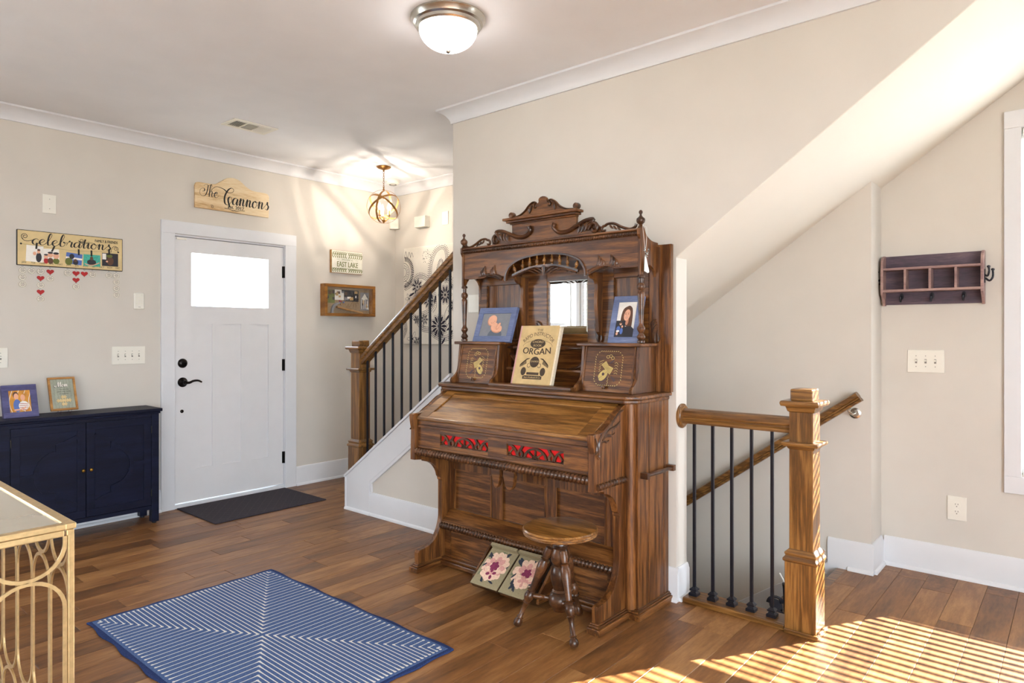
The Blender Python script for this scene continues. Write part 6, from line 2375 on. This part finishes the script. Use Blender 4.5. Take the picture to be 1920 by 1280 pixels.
band([(0.43, 0.52), (0.40, 0.62), (0.41, 0.75), (0.47, 0.86), (0.56, 0.885), (0.59, 0.80), (0.55, 0.70), (0.52, 0.60)], 0.028)
band([(0.48, 0.60), (0.49, 0.70), (0.53, 0.78), (0.545, 0.70)], 0.012, dots=False)
band([(0.0, 0.24), (0.08, 0.27), (0.17, 0.22), (0.26, 0.13), (0.36, 0.11), (0.44, 0.06), (0.55, 0.03), (0.68, 0.06), (0.76, 0.14)], 0.03)
band([(0.58, 0.62), (0.68, 0.55), (0.75, 0.44), (0.76, 0.30), (0.72, 0.22)], 0.03)
band([(0.0, 0.05), (0.05, 0.14), (0.03, 0.24)], 0.022)
for k in range(60):
    a = random.Random(k).random() * 6.28
    r = 0.07 * math.sqrt(random.Random(k + 99).random())
    q.ell(0.34 + r * math.cos(a), 0.83 + r * math.sin(a), 0.0032, 0.0032, 0.0004, n=6)
flower(0.20, 0.55, 0.075, 9, True)
flower(0.21, 0.40, 0.05, 6, False)
flower(0.36, 0.41, 0.07, 9, True)
flower(0.585, 0.46, 0.085, 10, True)
flower(0.50, 0.17, 0.105, 12, True)
flower(0.30, 0.235, 0.05, 7, True)
flower(0.19, 0.235, 0.04, 6, True)
flower(0.13, 0.05, 0.07, 6, False)
flower(0.20, 0.02, 0.05, 6, True)
flower(0.70, 0.36, 0.06, 8, True)
flower(0.60, 0.60, 0.03, 6, False)
flower(0.67, 0.53, 0.025, 6, False)
flower(0.08, 0.44, 0.05, 6, False)
flower(0.72, 0.72, 0.06, 9, True)
for pth in ([(0.42, 0.30), (0.47, 0.36), (0.46, 0.46)], [(0.60, 0.18), (0.58, 0.28), (0.63, 0.36)], [(0.02, 0.62), (0.10, 0.58), (0.16, 0.56)], [(0.54, 0.06), (0.60, 0.16), (0.66, 0.24), (0.62, 0.32)]):
    q.stroke(cr(pth, 6), 0.004, 0.0004)
for (lx, ly, la) in ((0.45, 0.42, 1.4), (0.62, 0.25, 0.8), (0.64, 0.15, 0.5), (0.66, 0.10, 1.0), (0.12, 0.48, 0.4), (0.56, 0.03, 0.9), (0.40, 0.46, 2.0)):
    q.ell(lx, ly, 0.04, 0.011, 0.0006, la, 12)
for (lx, ly) in ((0.03, 0.38), (0.05, 0.33), (0.10, 0.35)):
    q.stroke([(lx, ly), (lx + 0.05, ly + 0.006)], 0.012, 0.0005)
# stay inside the canvas
Mi = q.M.inverted()
for i, p in enumerate(q.v):
    lp = Mi @ p
    lp.x = min(max(lp.x, 0.002), CX1 - CX0 - 0.002)
    lp.y = min(max(lp.y, 0.002), CZ1 - CZ0 - 0.002)
    q.v[i] = q.M @ lp
q.build('line_art', CANVINK, cv)

dc = thing('door_chime', 'white box door chime on the far wall', 'door chime', (-4.79, YF, 2.395))
MB().box(-4.868, -4.716, YF - 0.066, YF - 0.0005, 2.343, 2.447).build('cover', PLATE, dc, bevel=0.003)
MB().box(-4.86, -4.724, YF - 0.02, YF - 0.0004, 2.338, 2.344).build('back_plate', PLATE, dc)
wp = thing('wall_plate', 'tall blank white plate right of the door chime', 'wall plate', (-4.5, YF, 2.4))
MB().box(-4.543, -4.463, YF - 0.007, YF - 0.0005, 2.343, 2.466).build('cover', PLATE, wp, bevel=0.0025)
MB().box(-4.51, -4.496, YF - 0.009, YF - 0.0065, 2.375, 2.435).build('insert', SIGNW, wp, bevel=0.001)
ms = thing('motion_sensor', 'small white motion sensor in the corner under the pendant', 'sensor', (-5.2, 4.29, 2.36))
q = MB()
q.prism([(XD + 0.0005, YF - 0.0005), (XD + 0.0005, YF - 0.075), (XD + 0.03, YF - 0.085), (XD + 0.085, YF - 0.03), (XD + 0.075, YF - 0.0005)], 'z', 2.365, 2.47)
q.build('housing', PLATE, ms, bevel=0.004)
q = MB()
q.add([(XD + 0.033, YF - 0.0865, 2.385), (XD + 0.0865, YF - 0.033, 2.385), (XD + 0.0865, YF - 0.033, 2.42), (XD + 0.033, YF - 0.0865, 2.42)], [(0, 1, 2, 3)])
q.build('lens', SIGNW, ms)

# ================================================================== ceiling fixtures
LX_, LY_ = -2.222, 2.148
lp = thing('flush_ceiling_light', 'lit white glass dome ceiling light with brushed nickel rim', 'ceiling light', (LX_, LY_, ZC))
q = MB()
q.lathe([(0.0, -0.001), (0.172, -0.001), (0.174, -0.008), (0.168, -0.014), (0.16, -0.03), (0.15, -0.036), (0.148, -0.048), (0.14, -0.055), (0.128, -0.056), (0.128, -0.03), (0, -0.03)], (LX_, LY_, ZC), 48)
q.build('rim', NICKEL, lp, smooth=0.5)
q = MB()
q.lathe([(0.134, -0.05)] + [(0.134 * math.cos(t), -0.052 - 0.098 * math.sin(t)) for t in [PI / 2 * i / 14 for i in range(14)]] + [(0.0, -0.15)], (LX_, LY_, ZC), 40)
DOME = emitter('lit_dome_glass', (255, 250, 246), 15.0)
q.build('glass_dome', DOME, lp, smooth=0.8)
q = MB()
q.lathe([(0, -0.163), (0.006, -0.162), (0.011, -0.157), (0.012, -0.15), (0.004, -0.148)], (LX_, LY_, ZC), 16)
q.build('finial', NICKEL, lp, smooth=0.8)

# added copy of the dome light, unseen, to brighten left wall and ceiling
fill_lp = thing('flush_ceiling_light', 'second glass dome ceiling light left of the camera', 'ceiling light', (-3.2, -0.5, ZC))
for ch in list(lp.children):
    copy_part(ch, fill_lp)

PX_, PY_, PZ_, PR_ = -4.637, 3.703, 2.437, 0.146
pn = thing('orb_pendant', 'aged gold orb pendant with three lit candle bulbs in the entry', 'pendant light', (PX_, PY_, ZC))
q = MB()
q.lathe([(0, -0.001), (0.062, -0.001), (0.063, -0.006), (0.05, -0.016), (0.02, -0.026), (0.008, -0.03), (0.006, -0.045), (0, -0.045)], (PX_, PY_, ZC), 28)
q.build('canopy', PBRONZE, pn, smooth=0.6)
zt = ZC - 0.04
kk = 0
while zt > PZ_ + PR_ + 0.03:
    q = MB()
    L = 0.011
    q.M = Matrix.Translation((PX_, PY_, zt - L)) @ Matrix.Rotation(PI / 2 * (kk % 2) + 0.4, 4, 'Z')
    q.tube([(0.006 * math.cos(t), 0, 0.013 * math.sin(t)) for t in [2 * PI * i / 14 for i in range(14)]], 0.0018, 6, closed=True, up=(0, 1, 0))
    q.build('chain_link', PBRONZE, pn, smooth=0.8)
    zt -= 0.021
    kk += 1
q = MB()
q.tube([(PX_, PY_, zt + 0.01), (PX_, PY_, PZ_ + PR_ - 0.005)], 0.005, 8)
q.lathe([(0.004, 0.0), (0.009, 0.004), (0.009, 0.014), (0.004, 0.02)], (PX_, PY_, PZ_ + PR_ - 0.008), 12)
q.build('stem', PBRONZE, pn, smooth=0.6)
vd = Vector((PX_, PY_, PZ_ - HCAM)).normalized()
rv = Vector((0.76, 0.65, 0)).normalized()
uv = rv.cross(vd).normalized()
for k, (tt, ph) in enumerate(((0.12, 0.3), (1.08, 2.15), (1.02, 0.85), (1.30, 3.0))):
    nv = vd * math.cos(tt) + (rv * math.cos(ph) + uv * math.sin(ph)) * math.sin(tt)
    M = Matrix.Translation((PX_, PY_, PZ_)) @ Vector((0, 0, 1)).rotation_difference(nv).to_matrix().to_4x4()
    R = PR_ - 0.002 * k
    q = MB()
    q.M = M
    n = 48
    V, F = [], []
    for i in range(n):
        a = 2 * PI * i / n
        c_, s_ = math.cos(a), math.sin(a)
        V += [(R * c_, R * s_, -0.009), (R * c_, R * s_, 0.009), ((R - 0.002) * c_, (R - 0.002) * s_, 0.009), ((R - 0.002) * c_, (R - 0.002) * s_, -0.009)]
    for i in range(n):
        j = (i + 1) % n
        for e in range(4):
            f = (e + 1) % 4
            F.append((4 * i + e, 4 * j + e, 4 * j + f, 4 * i + f))
    q.add(V, F)
    q.build('orb_ring', PBRONZE, pn, smooth=0.5)
q = MB()
q.lathe([(0, -0.02), (0.006, -0.018), (0.008, -0.008), (0.016, 0.0), (0.018, 0.008), (0.006, 0.014), (0.005, 0.03), (0, 0.03)], (PX_, PY_, PZ_ - PR_ + 0.022), 14)
q.build('hub', PBRONZE, pn, smooth=0.8)
BULB = bulb_glass('lit_bulb_glass')
FILA = emitter('lit_filament', (255, 240, 222), 7200.0)
for k in range(3):
    a = 0.6 + 2 * PI * k / 3
    bxp, byp = PX_ + 0.045 * math.cos(a), PY_ + 0.045 * math.sin(a)
    zb = PZ_ - 0.085
    q = MB()
    q.tube(cr([(PX_, PY_, PZ_ - PR_ + 0.035), (PX_ + 0.025 * math.cos(a), PY_ + 0.025 * math.sin(a), PZ_ - PR_ + 0.03), (bxp, byp, PZ_ - PR_ + 0.045), (bxp, byp, zb)], 4), 0.0035, 8)
    q.lathe([(0.004, 0), (0.015, 0.004), (0.015, 0.007), (0.009, 0.009)], (bxp, byp, zb), 14)
    ar = q.build('candle_arm', PBRONZE, pn, smooth=0.7)
    q = MB()
    q.lathe([(0.009, 0.008), (0.009, 0.052), (0, 0.052)], (bxp, byp, zb), 14)
    q.build('candle_sleeve', CREAM, ar, smooth=0.6)
    q = MB()
    q.lathe([(0.006, 0.052), (0.0125, 0.066), (0.0135, 0.076), (0.01, 0.092), (0.005, 0.106), (0, 0.118)], (bxp, byp, zb), 14)
    q.build('bulb', BULB, ar, smooth=0.8)
    q = MB()
    q.lathe([(0, 0.068), (0.0028, 0.070), (0.0028, 0.086), (0, 0.088)], (bxp, byp, zb), 8)
    q.build('filament', FILA, ar)

sm = thing('smoke_detector', 'round white smoke detector on the ceiling behind the pendant', 'smoke detector', (-4.985, 4.09, ZC))
q = MB()
q.lathe([(0, -0.001), (0.07, -0.001), (0.07, -0.012), (0.062, -0.014), (0.06, -0.03), (0.045, -0.04), (0.0, -0.042)], (-4.985, 4.09, ZC), 32)
q.build('housing', PLATE, sm, smooth=0.5)
q = MB()
q.lathe([(0.03, -0.041), (0.036, -0.041), (0.036, -0.044), (0.03, -0.044), (0.03, -0.041)], (-4.985, 4.09, ZC), 24)
q.build('vent_ring', GREY, sm)

vt = thing('ceiling_vent', 'white rectangular ceiling air vent near the front door', 'vent', (-4.445, 2.365, ZC))
VX0, VX1, VY0, VY1 = -4.54, -4.345, 2.205, 2.525
q = MB()
for r in holes(VX0, VX1, VY0, VY1, [(VX0 + 0.035, VX1 - 0.035, VY0 + 0.03, VY0 + 0.11), (VX0 + 0.035, VX1 - 0.035, VY0 + 0.12, VY0 + 0.20), (VX0 + 0.035, VX1 - 0.035, VY0 + 0.21, VY0 + 0.29)]):
    q.box(r[0], r[1], r[2], r[3], ZC - 0.007, ZC - 0.0005)
q.build('frame', PLATE, vt)
MB().box(VX0 + 0.03, VX1 - 0.03, VY0 + 0.025, VY1 - 0.025, ZC - 0.0012, ZC - 0.0006).build('duct', GREY, vt)
for k in range(3):
    for j in range(6):
        yy = VY0 + 0.03 + 0.09 * k + 0.08 * (j + 0.5) / 6
        q = MB()
        xc_ = (VX0 + VX1) / 2
        if k == 1:
            xx = VX0 + 0.035 + (VX1 - VX0 - 0.07) * (j + 0.5) / 6
            q.M = Matrix.Translation((xx, VY0 + 0.16, ZC - 0.006)) @ Matrix.Rotation(0.8, 4, 'Y')
            q.box(-0.008, 0.008, -0.04, 0.04, -0.0006, 0.0006)
        else:
            q.M = Matrix.Translation((xc_, yy, ZC - 0.006)) @ Matrix.Rotation(0.75 * (1 if k == 0 else -1), 4, 'X')
            q.box(-(VX1 - VX0) / 2 + 0.035, (VX1 - VX0) / 2 - 0.035, -0.0065, 0.0065, -0.0006, 0.0006)
        q.build('louvre', PLATE, vt)

# ================================================================== cubby rack on the right wall
rk = thing('cubby_rack', 'dark weathered wooden wall rack with four cubbies and iron hooks', 'wall rack', (-0.63, YR, 1.49))
KX0, KX1, KZ0, KZ1 = -0.868, -0.392, 1.492, 1.773
yb, yf = YR - 0.001, YR - 0.095
MB().box(KX0, KX1, yb - 0.012, yb, KZ0 + 0.004, KZ1).build('back_board', RACKW, rk)
for xx in (KX0 - 0.003, KX1 - 0.010):
    P = [(yb, KZ0 - 0.002), (yb - 0.03, KZ0 - 0.002)] + cr([(yb - 0.035, KZ0 + 0.01), (yb - 0.055, KZ0 + 0.035), (yf, KZ0 + 0.062)], 3) + [(yf, KZ1 - 0.075)] + cr([(yf + 0.002, KZ1 - 0.06), (yf + 0.015, KZ1 - 0.02), (yb - 0.03, KZ1 + 0.002)], 3) + [(yb, KZ1 + 0.002)]
    MB().prism(P, 'x', xx, xx + 0.013).build('side_panel', RACKE, rk, bevel=0.002)
for zz in (1.566, 1.688):
    MB().box(KX0 + 0.010, KX1 - 0.010, yf, yb - 0.012, zz, zz + 0.013).build('shelf', RACKE, rk, bevel=0.001)
for k in range(1, 4):
    xx = KX0 + (KX1 - KX0) * k / 4
    MB().box(xx - 0.006, xx + 0.006, yf, yb - 0.012, 1.579, 1.688).build('divider', RACKE, rk, bevel=0.001)
for k in range(3):
    xx = KX0 + (KX1 - KX0) * (0.19 + 0.31 * k)
    q = MB()
    yk = yb - 0.012
    q.lathe([(0, 0), (0.010, 0), (0.010, 0.004), (0, 0.005)], (xx, yk, 1.542), 14, (0, -1, 0), sc=(1, 1.9))
    q.tube(cr([(xx, yk - 0.004, 1.545), (xx, yk - 0.02, 1.53), (xx, yk - 0.034, 1.512), (xx, yk - 0.044, 1.516), (xx, yk - 0.046, 1.53)], 4), 0.0042, 8)
    q.lathe([(0, -0.006), (0.0055, -0.003), (0.0055, 0.003), (0, 0.006)], (xx, yk - 0.046, 1.533), 8)
    q.build('coat_hook', IRON, rk, smooth=0.7)
for s, xx in ((-1, KX0 - 0.003), (1, KX1 + 0.003)):
    q = MB()
    yk = YR - 0.05
    q.box(min(xx, xx + s * 0.004), max(xx, xx + s * 0.004), yk - 0.012, yk + 0.012, 1.60, 1.672)
    q.tube(cr([(xx + s * 0.004, yk, 1.625), (xx + s * 0.022, yk, 1.61), (xx + s * 0.036, yk, 1.63), (xx + s * 0.036, yk, 1.665)], 4), 0.005, 8)
    q.tube(cr([(xx + s * 0.004, yk - 0.012, 1.64), (xx + s * 0.016, yk - 0.02, 1.635), (xx + s * 0.022, yk - 0.022, 1.66), (xx + s * 0.02, yk - 0.022, 1.68)], 4), 0.005, 8)
    for p in ((xx + s * 0.036, yk, 1.668), (xx + s * 0.02, yk - 0.022, 1.683)):
        q.lathe([(0, -0.008), (0.008, -0.004), (0.008, 0.004), (0, 0.008)], p, 10)
    q.build('side_hook', IRON, rk, smooth=0.7)

# ================================================================== things on the stairs
tb = thing('tumbler', 'dark tumbler with a white straw on the top stair', 'cup', (-1.19, 3.70, -RISE))
q = MB()
q.lathe([(0, 0), (0.03, 0), (0.036, 0.02), (0.042, 0.15), (0.043, 0.165), (0, 0.165)], (-1.187, 3.70, -RISE), 20)
q.build('cup', DARKBLUE, tb, smooth=0.6)
q = MB()
q.lathe([(0.044, 0.16), (0.045, 0.172), (0.03, 0.178), (0, 0.178)], (-1.187, 3.70, -RISE), 20)
q.build('lid', IRON, tb, smooth=0.6)
q = MB()
q.tube([(-1.187, 3.70, -RISE + 0.12), (-1.248, 3.702, 0.03)], 0.004, 8)
q.build('straw', WHITEP, tb)
for k, (sx_, sy_, ro) in enumerate(((-1.285, 3.76, 0.5), (-1.205, 3.575, 0.75))):
    sd_ = thing('sandal', ['dark blue sandal on the stair behind the last baluster', 'dark blue sandal tucked behind the sunlit newel post'][k], 'sandal', (sx_, sy_, -RISE), 'pair of sandals on the stair')
    M = Matrix.Translation((sx_, sy_, -RISE)) @ Matrix.Rotation(ro, 4, 'Z')
    q = MB()
    q.M = M
    sole = [(0.032 * (1 + 0.25 * math.sin(t)) * math.cos(t), 0.085 * math.sin(t)) for t in [2 * PI * i / 24 for i in range(24)]]
    q.prism(sole, 'z', 0.0005, 0.022)
    q.build('sole', DARKBLUE, sd_, bevel=0.004)
    q = MB()
    q.M = M
    q.bar(cr([(-0.036, 0.02, 0.02), (-0.025, 0.03, 0.042), (0, 0.034, 0.05), (0.025, 0.03, 0.042), (0.036, 0.02, 0.02)], 4), 0.032, 0.004, up=(0, 0, 1))
    q.build('strap', DARKBLUE, sd_, smooth=0.6)
